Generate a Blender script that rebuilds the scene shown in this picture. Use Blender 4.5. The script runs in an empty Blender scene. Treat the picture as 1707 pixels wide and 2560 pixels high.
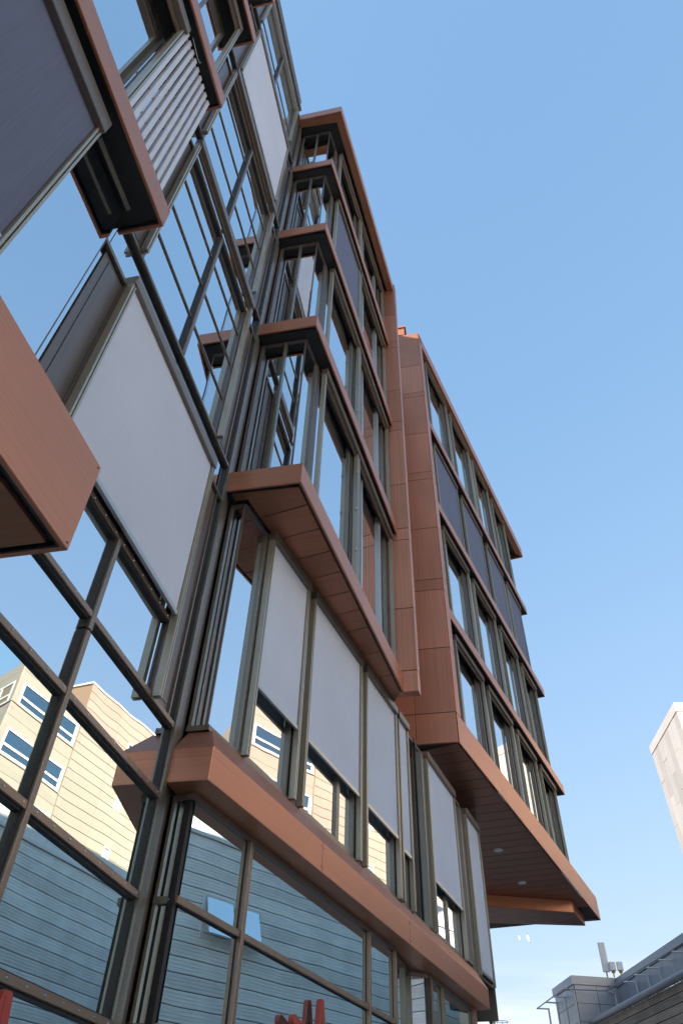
import bpy, math, random
from mathutils import Matrix, Vector
random.seed(7)
sc = bpy.context.scene
COL = sc.collection
R = math.radians

# ------------------------------------------------------------------ camera, sky, sun, exposure
YAW, PITCH, ROLL, CAM_Z = 0.219620084, 0.786146775, 0.0348903312, 1.6
def camera_axes():
    cy, sy, cp, sp = math.cos(YAW), math.sin(YAW), math.cos(PITCH), math.sin(PITCH)
    f = Vector((cy*cp, sy*cp, sp)); r = Vector((sy, -cy, 0)); u = r.cross(f)
    c, s = math.cos(ROLL), math.sin(ROLL)
    return r*c + u*s, -r*s + u*c, f
rx, ux, fx = camera_axes()
cam = bpy.data.cameras.new('camera')
cam.sensor_fit = 'VERTICAL'; cam.sensor_height = 36.0; cam.lens = 36.0*1738.696/2560
cam.clip_start = 0.05; cam.clip_end = 6000
camo = bpy.data.objects.new('camera', cam); COL.objects.link(camo)
camo.matrix_world = Matrix(((rx[0], ux[0], -fx[0], 0), (rx[1], ux[1], -fx[1], 0), (rx[2], ux[2], -fx[2], CAM_Z), (0, 0, 0, 1)))
sc.camera = camo

SUN_EL, SUN_AZ = R(22), math.atan2(0.66, -0.75)          # direction towards the sun, from +x anticlockwise
w = bpy.data.worlds.new('World'); sc.world = w; w.use_nodes = True
wn = w.node_tree; wn.nodes.clear()
def wnode(t, **k):
    n = wn.nodes.new(t)
    for a, b in k.items(): setattr(n, a, b)
    return n
sky = wnode('ShaderNodeTexSky', sky_type='NISHITA')
sky.sun_disc = False; sky.sun_elevation = SUN_EL; sky.sun_rotation = R(90) - SUN_AZ
sky.air_density = 1.5; sky.dust_density = 0.3; sky.ozone_density = 3.0; sky.altitude = 50
# thin streaks of cloud low over the horizon
tc = wnode('ShaderNodeTexCoord'); mp = wnode('ShaderNodeMapping'); mp.inputs['Scale'].default_value = (3.0, 3.0, 26.0)
nz = wnode('ShaderNodeTexNoise'); nz.inputs['Scale'].default_value = 1.3; nz.inputs['Detail'].default_value = 5
cr = wnode('ShaderNodeValToRGB'); cr.color_ramp.elements[0].position = 0.34; cr.color_ramp.elements[1].position = 0.62
sep = wnode('ShaderNodeSeparateXYZ'); mr = wnode('ShaderNodeMapRange')
mr.inputs['From Min'].default_value = 0.215; mr.inputs['From Max'].default_value = 0.13
mul = wnode('ShaderNodeMath', operation='MULTIPLY'); mul2 = wnode('ShaderNodeMath', operation='MULTIPLY'); mul2.inputs[1].default_value = 0.95
mixc = wnode('ShaderNodeMix', data_type='RGBA'); mixc.inputs['B'].default_value = (3.0, 2.95, 2.9, 1)
bg = wnode('ShaderNodeBackground'); bg.inputs['Strength'].default_value = 0.15
out = wnode('ShaderNodeOutputWorld')
L = wn.links.new
L(tc.outputs['Generated'], mp.inputs['Vector']); L(mp.outputs['Vector'], nz.inputs['Vector']); L(nz.outputs['Fac'], cr.inputs['Fac'])
L(tc.outputs['Generated'], sep.inputs['Vector']); L(sep.outputs['Z'], mr.inputs['Value'])
L(cr.outputs['Color'], mul.inputs[0]); L(mr.outputs['Result'], mul.inputs[1]); L(mul.outputs[0], mul2.inputs[0])
L(mul2.outputs[0], mixc.inputs['Factor']); 
# soft shoulder on the sky's range, channel by channel, the same over the whole dome
sepc = wnode('ShaderNodeSeparateColor'); comc = wnode('ShaderNodeCombineColor')
L(sky.outputs['Color'], sepc.inputs[0])
for ch, (gain, power) in enumerate(((0.73, 0.55), (1.00, 0.38), (1.45, 0.28))):
    pw = wnode('ShaderNodeMath', operation='POWER'); pw.inputs[1].default_value = power
    sc_ = wnode('ShaderNodeMath', operation='MULTIPLY'); sc_.inputs[1].default_value = gain
    L(sepc.outputs[ch], pw.inputs[0]); L(pw.outputs[0], sc_.inputs[0]); L(sc_.outputs[0], comc.inputs[ch])
L(comc.outputs[0], mixc.inputs['A'])
L(mixc.outputs['Result'], bg.inputs['Color']); L(bg.outputs[0], out.inputs[0])

sl = bpy.data.lights.new('sun', 'SUN'); sl.energy = 5.0; sl.angle = R(0.5); sl.color = (1.0, 0.83, 0.64)
so = bpy.data.objects.new('sun', sl); COL.objects.link(so)
sd = Vector((math.cos(SUN_EL)*math.cos(SUN_AZ), math.cos(SUN_EL)*math.sin(SUN_AZ), math.sin(SUN_EL)))
so.rotation_euler = sd.to_track_quat('Z', 'Y').to_euler(); so.location = (0, 0, 60)

sc.view_settings.view_transform = 'Standard'; sc.view_settings.look = 'None'
sc.view_settings.gamma = 1.0; sc.view_settings.use_curve_mapping = False
sc.view_settings.exposure = 1.62
sc.cycles.use_denoising = True
sc.cycles.max_bounces = 12; sc.cycles.glossy_bounces = 8; sc.cycles.transparent_max_bounces = 16
sc.cycles.sample_clamp_indirect = 8.0

# ------------------------------------------------------------------ materials
M = {}
def newmat(name):
    m = bpy.data.materials.new(name); m.use_nodes = True
    nt = m.node_tree; nt.nodes.clear()
    o = nt.nodes.new('ShaderNodeOutputMaterial')
    M[name] = m
    return m, nt, o
def nd(nt, t, **k):
    n = nt.nodes.new(t)
    for a, b in k.items(): setattr(n, a, b)
    return n
def principled(name, col, rough=0.5, metal=0.0, grain=None, amp=0.12, scale=1.0, var=0.0, bump=0.0, spec=0.5, detail=4, blotch=0.0, dent=0.0, dscale=1.2):
    """Principled material; grain = stretch vector for a streaky noise in object space."""
    m, nt, o = newmat(name)
    b = nd(nt, 'ShaderNodeBsdfPrincipled')
    b.inputs['Roughness'].default_value = rough; b.inputs['Metallic'].default_value = metal
    b.inputs['Specular IOR Level'].default_value = spec
    b.inputs['Base Color'].default_value = (*col, 1)
    nt.links.new(b.outputs[0], o.inputs[0])
    last = None
    if grain:
        tcn = nd(nt, 'ShaderNodeTexCoord'); mpn = nd(nt, 'ShaderNodeMapping'); mpn.inputs['Scale'].default_value = grain
        nn = nd(nt, 'ShaderNodeTexNoise'); nn.inputs['Scale'].default_value = scale; nn.inputs['Detail'].default_value = detail
        nt.links.new(tcn.outputs['Object'], mpn.inputs['Vector']); nt.links.new(mpn.outputs['Vector'], nn.inputs['Vector'])
        rng = nd(nt, 'ShaderNodeMapRange'); rng.inputs['From Min'].default_value = 0.25; rng.inputs['From Max'].default_value = 0.75
        rng.inputs['To Min'].default_value = 1-amp; rng.inputs['To Max'].default_value = 1+amp
        nt.links.new(nn.outputs['Fac'], rng.inputs['Value'])
        last = rng.outputs['Result']
        if blotch:
            n2 = nd(nt, 'ShaderNodeTexNoise'); n2.inputs['Scale'].default_value = 0.9; n2.inputs['Detail'].default_value = 3
            nt.links.new(tcn.outputs['Object'], n2.inputs['Vector'])
            r2 = nd(nt, 'ShaderNodeMapRange'); r2.inputs['From Min'].default_value = 0.3; r2.inputs['From Max'].default_value = 0.7
            r2.inputs['To Min'].default_value = 1-blotch; r2.inputs['To Max'].default_value = 1+blotch
            nt.links.new(n2.outputs['Fac'], r2.inputs['Value'])
            mm = nd(nt, 'ShaderNodeMath', operation='MULTIPLY'); nt.links.new(last, mm.inputs[0]); nt.links.new(r2.outputs['Result'], mm.inputs[1]); last = mm.outputs[0]
        rr = nd(nt, 'ShaderNodeMapRange'); rr.inputs['To Min'].default_value = max(rough-0.07, 0.03); rr.inputs['To Max'].default_value = rough+0.09
        nt.links.new(nn.outputs['Fac'], rr.inputs['Value']); nt.links.new(rr.outputs['Result'], b.inputs['Roughness'])
        if bump:
            bp = nd(nt, 'ShaderNodeBump'); bp.inputs['Strength'].default_value = 1.0; bp.inputs['Distance'].default_value = bump
            nt.links.new(nn.outputs['Fac'], bp.inputs['Height']); nt.links.new(bp.outputs[0], b.inputs['Normal'])
    if dent:
        tc3 = nd(nt, 'ShaderNodeTexCoord'); n5 = nd(nt, 'ShaderNodeTexNoise'); n5.inputs['Scale'].default_value = dscale; n5.inputs['Detail'].default_value = 1.0
        b5 = nd(nt, 'ShaderNodeBump'); b5.inputs['Distance'].default_value = dent
        nt.links.new(tc3.outputs['Object'], n5.inputs['Vector']); nt.links.new(n5.outputs['Fac'], b5.inputs['Height']); nt.links.new(b5.outputs[0], b.inputs['Normal'])
    if var:
        oi = nd(nt, 'ShaderNodeObjectInfo'); r3 = nd(nt, 'ShaderNodeMapRange')
        r3.inputs['To Min'].default_value = 1-var; r3.inputs['To Max'].default_value = 1+var
        nt.links.new(oi.outputs['Random'], r3.inputs['Value'])
        if last is None: last = r3.outputs['Result']
        else:
            mm = nd(nt, 'ShaderNodeMath', operation='MULTIPLY'); nt.links.new(last, mm.inputs[0]); nt.links.new(r3.outputs['Result'], mm.inputs[1]); last = mm.outputs[0]
    if last is not None:
        vm = nd(nt, 'ShaderNodeVectorMath', operation='SCALE'); vm.inputs[0].default_value = col
        nt.links.new(last, vm.inputs['Scale']); nt.links.new(vm.outputs[0], b.inputs['Base Color'])
    return m
COP = (0.47, 0.205, 0.122)
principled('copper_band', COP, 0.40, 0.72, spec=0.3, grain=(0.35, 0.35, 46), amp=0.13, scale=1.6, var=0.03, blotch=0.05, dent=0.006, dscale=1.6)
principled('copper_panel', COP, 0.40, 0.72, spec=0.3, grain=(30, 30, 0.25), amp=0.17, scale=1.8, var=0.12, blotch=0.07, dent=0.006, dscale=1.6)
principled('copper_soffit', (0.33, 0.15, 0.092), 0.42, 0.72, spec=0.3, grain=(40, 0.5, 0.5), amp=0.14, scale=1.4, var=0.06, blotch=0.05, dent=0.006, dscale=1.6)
principled('guide_olive', (0.36, 0.34, 0.27), 0.36, 0.5, var=0.05)
principled('copper_joint', (0.05, 0.022, 0.015), 0.6, 0.2)
principled('black_soffit', (0.012, 0.012, 0.014), 0.55, 0.0)
principled('bronze', (0.20, 0.188, 0.155), 0.34, 0.6, grain=(2, 2, 2), amp=0.06, var=0.06)
principled('dark_bronze', (0.19, 0.158, 0.128), 0.38, 0.55, grain=(2, 2, 2), amp=0.06, var=0.05)
principled('umber_panel', (0.135, 0.118, 0.108), 0.36, 0.35, grain=(26, 26, 0.4), amp=0.12, var=0.04)
principled('cap_metal', (0.225, 0.168, 0.128), 0.36, 0.5, grain=(2, 2, 2), amp=0.06, var=0.05)
principled('gasket', (0.012, 0.012, 0.013), 0.6)
principled('screw_steel', (0.55, 0.55, 0.55), 0.25, 1.0)
principled('rail_light', (0.42, 0.43, 0.42), 0.30, 0.6)
principled('blind_light', (0.50, 0.555, 0.66), 0.85, 0.0, grain=(60, 60, 2.0), amp=0.05, scale=1.5, var=0.03, spec=0.2, blotch=0.04, dent=0.03, dscale=0.9)
principled('blind_dark', (0.115, 0.135, 0.20), 0.8, 0.0, grain=(34, 34, 1.0), amp=0.09, scale=1.5, var=0.02, spec=0.2, dent=0.03, dscale=0.9)
principled('louvre', (0.56, 0.57, 0.61), 0.42, 0.25, grain=(3, 3, 1), amp=0.04, var=0.03)
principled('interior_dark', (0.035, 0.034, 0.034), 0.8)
principled('interior_floor', (0.06, 0.055, 0.05), 0.7)
principled('ceiling_grey', (0.16, 0.155, 0.15), 0.8)
principled('roofing', (0.12, 0.12, 0.12), 0.9)
principled('antenna_white', (0.80, 0.79, 0.77), 0.45)
principled('shop_wall', (0.42, 0.30, 0.20), 0.8, grain=(1, 1, 1), amp=0.1)
principled('render_grey', (0.30, 0.29, 0.28), 0.9, grain=(1, 1, 1), amp=0.08)

def glass(name, base, tint, wave=0.0016, wscale=1.1, refl=(0.86, 0.95, 1.0)):
    m, nt, o = newmat(name)
    fr = nd(nt, 'ShaderNodeFresnel'); fr.inputs['IOR'].default_value = 1.6
    ma = nd(nt, 'ShaderNodeMapRange'); ma.inputs['To Min'].default_value = base; ma.inputs['To Max'].default_value = 1.0
    nt.links.new(fr.outputs[0], ma.inputs['Value'])
    tcn = nd(nt, 'ShaderNodeTexCoord'); nn = nd(nt, 'ShaderNodeTexNoise', noise_dimensions='4D')
    nn.inputs['Scale'].default_value = wscale; nn.inputs['Detail'].default_value = 1.5
    oi = nd(nt, 'ShaderNodeObjectInfo'); mm = nd(nt, 'ShaderNodeMath', operation='MULTIPLY'); mm.inputs[1].default_value = 40
    nt.links.new(oi.outputs['Random'], mm.inputs[0]); nt.links.new(mm.outputs[0], nn.inputs['W'])
    nt.links.new(tcn.outputs['Object'], nn.inputs['Vector'])
    bp = nd(nt, 'ShaderNodeBump'); bp.inputs['Distance'].default_value = wave; nt.links.new(nn.outputs['Fac'], bp.inputs['Height'])
    g = nd(nt, 'ShaderNodeBsdfGlossy'); g.inputs['Roughness'].default_value = 0.0; g.inputs['Color'].default_value = (*refl, 1)
    nt.links.new(bp.outputs[0], g.inputs['Normal'])
    t = nd(nt, 'ShaderNodeBsdfTransparent'); t.inputs['Color'].default_value = (*tint, 1)
    mx = nd(nt, 'ShaderNodeMixShader')
    nt.links.new(ma.outputs['Result'], mx.inputs['Fac']); nt.links.new(t.outputs[0], mx.inputs[1]); nt.links.new(g.outputs[0], mx.inputs[2])
    nt.links.new(mx.outputs[0], o.inputs[0])
    return m
glass('glass_upper', 0.80, (0.84, 0.90, 0.92), refl=(0.94, 0.98, 1.0))
glass('glass_shop', 0.86, (0.80, 0.88, 0.86), wave=0.0020, wscale=0.8, refl=(0.80, 0.98, 1.0))
glass('glass_far', 0.40, (0.25, 0.32, 0.38), wave=0.0006)

# ------------------------------------------------------------------ mesh helpers
class MB:
    def __init__(s): s.v = []; s.f = []
    def hexa(s, p):                                  # eight corners: bottom ring then top ring
        n = len(s.v); s.v += [tuple(q) for q in p]
        s.f += [tuple(n+i for i in q) for q in ((3, 2, 1, 0), (4, 5, 6, 7), (0, 1, 5, 4), (1, 2, 6, 5), (2, 3, 7, 6), (3, 0, 4, 7))]
        return s
    def box(s, x0, x1, y0, y1, z0, z1):
        return s.hexa([(x0, y0, z0), (x1, y0, z0), (x1, y1, z0), (x0, y1, z0), (x0, y0, z1), (x1, y0, z1), (x1, y1, z1), (x0, y1, z1)])
    def prism(s, poly, z0, z1):
        n = len(s.v); k = len(poly)
        a = sum(poly[i][0]*poly[(i+1) % k][1]-poly[(i+1) % k][0]*poly[i][1] for i in range(k))
        if a < 0: poly = list(reversed(poly))
        s.v += [(x, y, z0) for x, y in poly] + [(x, y, z1) for x, y in poly]
        s.f.append(tuple(range(n+k-1, n-1, -1))); s.f.append(tuple(range(n+k, n+2*k)))
        for i in range(k): j = (i+1) % k; s.f.append((n+i, n+j, n+k+j, n+k+i))
        return s
    def tube(s, a, b, r, n=8, r2=None):
        a, b = Vector(a), Vector(b); d = (b-a).normalized()
        t = Vector((0, 0, 1)) if abs(d.z) < 0.9 else Vector((1, 0, 0))
        p = d.cross(t).normalized(); q = d.cross(p); r2 = r if r2 is None else r2
        k = len(s.v)
        for c, rr in ((a, r), (b, r2)):
            for i in range(n):
                an = 2*math.pi*i/n; s.v.append(tuple(c + p*(rr*math.cos(an)) + q*(rr*math.sin(an))))
        for i in range(n): j = (i+1) % n; s.f.append((k+i, k+j, k+n+j, k+n+i))
        s.f.append(tuple(range(k+n-1, k-1, -1))); s.f.append(tuple(range(k+n, k+2*n)))
        return s
class Frame:
    """A vertical plane: s runs along it, o is out towards the street, z is up."""
    def __init__(f, p0, ang):
        f.p = Vector(p0); f.u = Vector((math.cos(ang), math.sin(ang))); f.o = Vector((math.sin(ang), -math.cos(ang)))
    def xy(f, s, o): q = f.p + f.u*s + f.o*o; return (q.x, q.y)
    def pt(f, s, o, z): q = f.p + f.u*s + f.o*o; return (q.x, q.y, z)
    def box(f, mb, s0, s1, o0, o1, z0, z1):
        a = [f.xy(s0, o1), f.xy(s1, o1), f.xy(s1, o0), f.xy(s0, o0)]
        return mb.hexa([(*q, z0) for q in a] + [(*q, z1) for q in a])
BEVEL = {'ledge': 0.005, 'roof_edge': 0.005, 'cladding_panel': 0.004, 'soffit_box': 0.005, 'head_box': 0.006, 'blind_head_box': 0.006, 'transom': 0.003, 'mullion': 0.003, 'slat': 0.006, 'bottom_rail': 0.004}
def link(name, mb, mat, parent=None, kind=None):
    me = bpy.data.meshes.new(name); me.from_pydata(mb.v, [], mb.f); me.update()
    import bmesh
    bm = bmesh.new(); bm.from_mesh(me); bmesh.ops.recalc_face_normals(bm, faces=bm.faces)
    if name in BEVEL: bmesh.ops.bevel(bm, geom=list(bm.edges), offset=BEVEL[name], segments=1, affect='EDGES', clamp_overlap=True)
    bm.to_mesh(me); bm.free()
    me.materials.append(M[mat])
    o = bpy.data.objects.new(name, me); COL.objects.link(o)
    if parent is not None:
        o.parent = parent
        root = parent if parent.parent is None else parent.parent
        base = root.get('_base')
        if parent.parent is None and base is not None: o.matrix_parent_inverse = Matrix.Translation(-Vector(base))
    if kind: o['kind'] = kind
    return o
def thing(name, label, cat, loc=(0, 0, 0), group=None):
    e = bpy.data.objects.new(name, None); COL.objects.link(e); e.location = loc; e['_base'] = tuple(loc)
    e.empty_display_size = 0.3
    return tag(e, label, cat, group)
def tag(o, label, cat, group=None):
    o['label'] = label; o['category'] = cat
    if group: o['group'] = group
    return o
def fb(name, fr, s0, s1, o0, o1, z0, z1, mat, parent, kind=None):
    return link(name, fr.box(MB(), s0, s1, o0, o1, z0, z1), mat, parent, kind)

# ------------------------------------------------------------------ measured setting-out of the office building
Z = {1: 4.4775, 2: 8.0775, 3: 11.6775, 4: 15.2775, 5: 18.8775}
YA = 2.655
AB, AL_, AC = -0.11675314, -0.19569837, -0.27141340
FA = Frame((0, YA), 0)                      # long facade left of the bay, o=0 at its cover caps
FS = Frame((5.63, 2.66), R(-90))            # side glass of the middle bay
FF = Frame((5.63, 1.925), AB)               # front glass of the middle bay
FB = Frame((5.3916, 1.712), AB)             # front of the middle bay's ledges
FL = Frame((5.64, 2.468), AL_)              # first floor and shop front
FK = Frame((5.376, 2.263), AL_)             # front of the long ledge over the shop front
FC = Frame((13.121, 0.372), AC)             # front of the far bay
CG = 0.28                                   # its glass stands this far back

office = thing('office_building', 'copper-clad office building with projecting glazed bays, grey roller blinds and bronze frames', 'building', (8.0, 3.0, 0.0))
B = office

FD = Frame((0, 2.52), 0)
def pane(fr, s0, s1, z0, z1, o, mat='glass_upper', parent=None, t=0.028):
    p = fb('pane', fr, s0, s1, o-t, o, z0, z1, mat, parent or B)
    if s1-s0 > 0.3 and fr in (FA, FD, FF, FL) and mat == 'glass_upper': fb('inner_pane', fr, s0+0.004, s1-0.004, o-t-0.075, o-t-0.069, z0+0.004, z1-0.004, mat, p)
    return p
def window(fr, s0, s1, z0, z1, o=0.0, fw=0.05, depth=0.07, mat='bronze', gl='glass_upper'):
    """A framed light: frame mesh with its pane as a sub-part; o is the glass line."""
    mb = MB()
    fr.box(mb, s0, s0+fw, o-0.03, o+depth-0.03, z0, z1); fr.box(mb, s1-fw, s1, o-0.03, o+depth-0.03, z0, z1)
    fr.box(mb, s0+fw, s1-fw, o-0.03, o+depth-0.032, z0, z0+fw); fr.box(mb, s0+fw, s1-fw, o-0.03, o+depth-0.032, z1-fw, z1)
    wo = link('window', mb, mat, B)
    g = link('pane', fr.box(MB(), s0+fw-0.008, s1-fw+0.008, o-0.028, o, z0+fw-0.008, z1-fw+0.008), gl, wo)
    return wo
def guide(fr, s0, s1, o0, o1, z0, z1, parent, mat='bronze'):
    """Blind guide: a channel with a slot on its face."""
    mb = MB(); m = (s0+s1)/2; g = (s1-s0)*0.12
    fr.box(mb, s0, m-g, o0+0.004, o1, z0, z1); fr.box(mb, m+g, s1, o0+0.004, o1, z0, z1); fr.box(mb, s0, s1, o0, o0+0.004, z0+0.002, z1-0.002)
    return link('guide_rail', mb, mat, parent)
def blind(fr, s0, s1, z0, z1, o, ztop=None, zsill=None, mat='blind_light', hd=0.17, hh=0.15, gw=0.055, hfront=None, gl=True, gr=True):
    """Outside roller blind: fabric with head box, bottom rail and two guides."""
    ztop = z1 if ztop is None else ztop
    b = link('blind', fr.box(MB(), s0+0.008, s1-0.008, o-0.003, o, z0, z1), mat, B)
    hf = o+0.045 if hfront is None else hfront
    mb = fr.box(MB(), s0-gw, s1+gw, hf-hd, hf, z1-0.01, z1+hh)
    link('head_box', mb, 'dark_bronze', b)
    mb = fr.box(MB(), s0+0.004, s1-0.004, o-0.016, o+0.018, z0-0.055, z0); link('bottom_rail', mb, 'rail_light', b)
    zs = z0 if zsill is None else zsill
    if gl: guide(fr, s0-gw, s0, o-0.04, o+0.03, zs, z1-0.012, b, 'guide_olive')
    if gr: guide(fr, s1, s1+gw, o-0.04, o+0.03, zs, z1-0.012, b, 'guide_olive')
    return b
def headbox(fr, s0, s1, o0, o1, z0, z1, zsill, gw=0.055, guides=True):
    """A raised blind: head box with a thin lip below, plus the empty guides."""
    h = fb('blind_head_box', fr, s0, s1, o0, o1, z0, z1, 'dark_bronze', B)
    fb('drop_rail', fr, s0+0.03, s1-0.03, o0+0.02, o0+0.05, z0-0.05, z0-0.002, 'cap_metal', h)
    if guides:
        guide(fr, s0, s0+gw, (o0+o1)/2-0.04, (o0+o1)/2+0.03, zsill, z0-0.002, h, 'guide_olive'); guide(fr, s1-gw, s1, (o0+o1)/2-0.04, (o0+o1)/2+0.03, zsill, z0-0.002, h, 'guide_olive')
    return h

def bolts(fr, s0, s1, o, z, step, parent, r=0.0085):
    mb = MB(); n = max(2, int(round((s1-s0)/step))+1)
    for i in range(n):
        s = s0 + (s1-s0)*i/(n-1)
        mb.tube(fr.pt(s, o, z), fr.pt(s, o+0.007, z), r, 8, r*0.6)
    return link('bolt_row', mb, 'screw_steel', parent, 'stuff')

# ---- long facade: curtain wall -------------------------------------------------------------
XM = [-3.0, -1.31, 0.36, 2.03, 3.70, 5.365]                     # mullion centres
def mull(x, z0, z1, wd=0.055, deep=0.055, mat='dark_bronze', name='mullion'):
    m = fb(name, FA, x-wd/2, x+wd/2, -0.10, deep-0.045, z0, z1, mat, B)
    fb('gasket', FA, x-wd/2-0.016, x+wd/2+0.016, -0.075, -0.012, z0+0.002, z1-0.002, 'gasket', m)
    return m
def trans(x0, x1, zc, h=0.055, bolted=True, mat='cap_metal', step=0.22):
    t = fb('transom', FA, x0, x1, -0.10, 0.004, zc-h/2, zc+h/2, mat, B)
    fb('gasket', FA, x0, x1, -0.075, -0.016, zc-h/2-0.016, zc+h/2+0.012, 'gasket', t)
    if bolted: bolts(FA, x0+0.05, x1-0.05, 0.004, zc, step, t)
    return t
GL = -0.045                                                       # glass line of the curtain wall
# shop front and spandrel zone up to the first floor, panes between transoms
LOW = [0.25, 1.60, 2.436, 3.235, 3.995, 4.62]
for zc in LOW[1:]:
    for a, b in zip(XM[1:-1], XM[2:]): trans(a+0.028, b-0.028, zc, 0.05)
for a, b in zip(XM[1:-1], XM[2:]):
    for z0, z1 in zip(LOW[:-1], LOW[1:]): pane(FA, a+0.03, b-0.03, z0+0.026, z1-0.026, GL, 'glass_shop' if z1 < 4.1 else 'glass_upper')
for x in XM[1:-1]:
    mull(x, 0.02, 4.49, 0.05); 
    if x > 2.5: mull(x, 4.505, 5.44, 0.05)
mull(5.365, 0.02, 22.0, 0.06, 0.06, 'bronze', 'corner_post')
fb('corner_post', FA, 5.41, 5.50, -0.06, -0.005, 0.02, 21.6, 'dark_bronze', B)
fb('corner_post', FA, 5.51, 5.61, -0.08, -0.03, 0.02, 21.6, 'umber_panel', B)

# storeys of the long facade
def panel_strip(x0, x1, z0, z1):
    p = fb('vent_panel', FA, x0, x1, -0.10, -0.03, z0, z1, 'umber_panel', B)
    gx = (x0+x1)/2; e = (x1-x0)*0.26
    mb = MB(); FA.box(mb, gx-e, gx+e, -0.03, -0.024, z0+0.09, z1-0.09); link('inner_panel', mb, 'umber_panel', p)
    mb = MB()
    for a, b in ((gx-e-0.006, gx-e), (gx+e, gx+e+0.006)): FA.box(mb, a, b, -0.03, -0.0295, z0+0.09, z1-0.09)
    link('shadow_gap', mb, 'gasket', p)
    fb('panel_frame', FA, x1+0.004, x1+0.03, -0.10, -0.005, z0, z1, 'dark_bronze', p)
for lv in (1, 2, 3, 4, 5):
    z0 = Z[lv]; z1 = z0 + 3.6
    sill = 4.64 if lv == 1 else z0 + 0.075
    head = z0 + 3.05
    top = z1 + 0.04
    if lv == 5: z1 = top = 21.75
    # side strips and opaque panels at both ends
    panel_strip(2.215, 2.545, sill, head)
    panel_strip(5.00, 5.19, sill, head)
    pane(FA, 2.06, 2.205, sill, top-0.03, GL); pane(FA, 5.235, 5.335, sill, top-0.03, GL)
    fb('mullion', FA, 2.115, 2.135, -0.09, 0.0, sill, top-0.03, 'umber_panel', B)
    # band of glass above the head transom
    for a, b in ((2.215, 3.672), (3.728, 5.19)): pane(FA, a, b, head+0.03, top-0.03, GL)
    trans(2.06, 3.672, head, 0.05, False, 'dark_bronze'); trans(3.728, 5.335, head, 0.05, False, 'dark_bronze')
    if lv > 1: trans(2.06, 5.335, z0+0.05, 0.045, True, 'dark_bronze', 0.3)
    if lv == 1:
        trans(2.60, 3.672, 5.40, 0.05, True, 'cap_metal', 0.2); trans(3.728, 4.80, 5.40, 0.05, True, 'cap_metal', 0.2)
        for a, b in ((2.58, 3.672), (3.728, 4.80)):
            pane(FA, a, b, sill, 5.375, GL); pane(FA, a, b, 5.425, head-0.025, GL)
        blind(FA, 2.60, 4.79, 5.475, 7.52, 0.055, zsill=4.60, hh=0.13, hfront=0.10, hd=0.14)
    elif lv == 4:
        blind(FA, 2.62, 4.80, z0+0.06, 18.26, 0.055, zsill=z0+0.05, hh=0.15, hfront=0.10, hd=0.14)
        for a, b in ((2.58, 3.672), (3.728, 4.82)): pane(FA, a, b, sill, head-0.025, GL)
        mull(3.70, sill, head, 0.05)
    else:
        rows = [sill, z0+0.82, z0+1.59, z0+2.365, head-0.025]
        mull(3.70, sill+0.0, head, 0.05)
        for a, b in ((2.60, 3.672), (3.728, 4.82)):
            for k, (q0, q1) in enumerate(zip(rows[:-1], rows[1:])):
                pane(FA, a, b, q0+(0.012 if k else 0), q1-0.012, GL)
                if k: fb('transom', FA, a, b, -0.09, -0.028, q0-0.013, q0+0.013, 'dark_bronze', B)
        headbox(FA, 2.50, 4.90, -0.01, 0.10, head+0.11, head+0.26, z0+0.06)
    fb('jamb_frame', FA, 2.555, 2.60, -0.09, 0.0, sill, head-0.025, 'dark_bronze', B)
    fb('jamb_frame', FA, 4.825, 4.86, -0.09, -0.01, sill, head-0.025, 'umber_panel', B)
    fb('jamb_frame', FA, 4.865, 4.99, -0.09, -0.022, sill, head-0.025, 'umber_panel', B)
# top of the long facade
fb('parapet_cap', FA, -4.0, 5.33, -0.7, 0.0, 21.76, 21.80, 'bronze', B)
fb('parapet_fascia', FA, -4.0, 4.92, -0.02, 0.06, 21.30, 21.52, 'rail_light', B)
fb('parapet_fascia', FA, -4.0, 4.95, -0.02, 0.12, 21.55, 21.74, 'dark_bronze', B)

# ---- ledges with louvres and blinds at the near end of the long facade ----------------------
YG = 2.52
def near_ledge(zt, h, yf, x1, soffit):
    zb = zt-h
    mb = MB(); mb.prism([(-4.0, yf), (x1, yf), (x1, YA-0.012), (x1-0.03, YA-0.012), (x1-0.03, yf+0.03), (-4.0, yf+0.03)], zb, zt)
    l = link('ledge', mb, 'copper_band', B)
    link('soffit', MB().box(-4.0, x1-0.05, yf+0.05, YA+0.05, zb+0.035, zb+0.06), soffit, l)
    link('lining', MB().prism([(-4.0, yf+0.031), (x1-0.031, yf+0.031), (x1-0.031, YA-0.013), (x1-0.042, YA-0.013), (x1-0.042, yf+0.042), (-4.0, yf+0.042)], zb+0.004, zt-0.035), 'black_soffit', l)
    link('top_flashing', MB().box(-4.0, x1-0.031, yf+0.031, YA+0.02, zt-0.03, zt-0.012), 'copper_band', l)
    mb = MB()
    for x, z in ((x1-0.03, zb+0.03), (x1-0.03, zt-0.03)): mb.tube((x, yf+0.001, z), (x, yf-0.003, z), 0.006, 8)
    link('rivets', mb, 'copper_joint', l, 'stuff')
    return l
for lv in (2, 3, 4): near_ledge(Z[lv], 0.31, 2.211, 2.203, 'black_soffit')
near_ledge(18.70, 0.34, 2.211, 2.203, 'black_soffit')
l1 = near_ledge(Z[1], 0.618, 1.873, 2.24, 'black_soffit')
for a, b in ((-4.0, 0.02), (0.06, 1.16), (1.20, 2.165)):
    p = link('soffit_panel', MB().box(a, b, 1.955, YA-0.03, 3.862, 3.89), 'copper_soffit', l1)
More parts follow.
